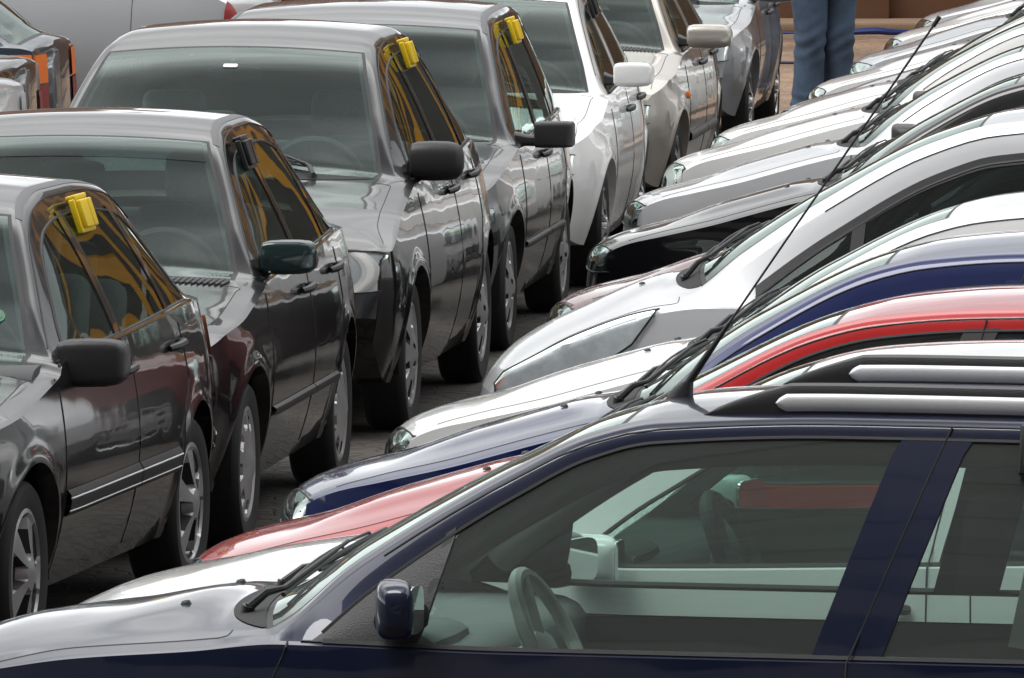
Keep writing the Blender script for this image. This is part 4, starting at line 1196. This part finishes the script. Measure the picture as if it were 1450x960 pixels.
# ------------------------------------------------------------------ world and light
w = bpy.data.worlds.new('World'); sc.world = w; w.use_nodes = True
nt = w.node_tree; nt.nodes.clear()
out = nt.nodes.new('ShaderNodeOutputWorld'); bg = nt.nodes.new('ShaderNodeBackground'); bg.inputs[1].default_value = .1
sky = nt.nodes.new('ShaderNodeTexSky'); sky.sky_type = 'NISHITA'; sky.sun_disc = False
SUN_EL, SUN_AZ = 66, 230
sky.sun_elevation = rad(SUN_EL); sky.sun_rotation = rad(SUN_AZ); sky.dust_density = 3
tc = nt.nodes.new('ShaderNodeTexCoord'); mp = nt.nodes.new('ShaderNodeMapping'); mp.inputs['Scale'].default_value = (1, 1, 2.2)
nt.links.new(tc.outputs['Generated'], mp.inputs[0])
no = nt.nodes.new('ShaderNodeTexNoise'); no.inputs['Scale'].default_value = 2.4; no.inputs['Detail'].default_value = 7; no.inputs['Roughness'].default_value = .5; no.inputs['Distortion'].default_value = .4
nt.links.new(mp.outputs[0], no.inputs['Vector'])
crp = nt.nodes.new('ShaderNodeValToRGB'); e = crp.color_ramp.elements
e[0].position = .36; e[0].color = (8, 8.3, 8.6, 1); e[1].position = .66; e[1].color = (18, 17.9, 17.6, 1)
nt.links.new(no.outputs['Fac'], crp.inputs[0])
mx = nt.nodes.new('ShaderNodeMix'); mx.data_type = 'RGBA'; mx.inputs[0].default_value = .92
sx_ = nt.nodes.new('ShaderNodeSeparateXYZ'); nt.links.new(tc.outputs['Generated'], sx_.inputs[0])
zr_ = nt.nodes.new('ShaderNodeValToRGB'); ze_ = zr_.color_ramp.elements
for k_, v_ in ((0, 1.3), (.055, 1.42), (.12, .78), (.20, .50), (.32, .48), (.5, .78), (.68, 1.75), (.80, 1.9), (.90, .60), (.955, .7), (1.0, 1.6)):
    el_ = ze_[0] if k_ == 0 else (ze_[1] if k_ == 1. else ze_.new(k_))
    el_.color = (v_/2, v_/2, v_/2, 1)
nt.links.new(sx_.outputs[2], zr_.inputs[0])
mz_ = nt.nodes.new('ShaderNodeVectorMath'); mz_.operation = 'MULTIPLY'; ms_ = nt.nodes.new('ShaderNodeVectorMath'); ms_.operation = 'SCALE'; ms_.inputs['Scale'].default_value = 2.0
nt.links.new(crp.outputs[0], mz_.inputs[0]); nt.links.new(zr_.outputs[0], mz_.inputs[1]); nt.links.new(mz_.outputs[0], ms_.inputs[0])
nt.links.new(sky.outputs[0], mx.inputs[6]); nt.links.new(ms_.outputs[0], mx.inputs[7])
nt.links.new(mx.outputs[2], bg.inputs[0]); nt.links.new(bg.outputs[0], out.inputs[0])
sl = bpy.data.lights.new('sun', 'SUN'); sl.energy = 1.2; sl.angle = rad(25); sl.color = (1, .985, .965)
so = bpy.data.objects.new('sun', sl); COL.objects.link(so)
az = rad(SUN_AZ)
d = Vector((math.sin(az)*math.cos(rad(SUN_EL)), math.cos(az)*math.cos(rad(SUN_EL)), math.sin(rad(SUN_EL))))
so.rotation_euler = d.to_track_quat('Z', 'Y').to_euler()

vs = sc.view_settings; sc.display_settings.display_device = 'sRGB'
vs.view_transform = 'Standard'; vs.look = 'None'; vs.exposure = .28; vs.gamma = 1; vs.use_curve_mapping = False
sc.cycles.max_bounces = 14; sc.cycles.transparent_max_bounces = 24; sc.cycles.glossy_bounces = 6
sc.cycles.use_denoising = True
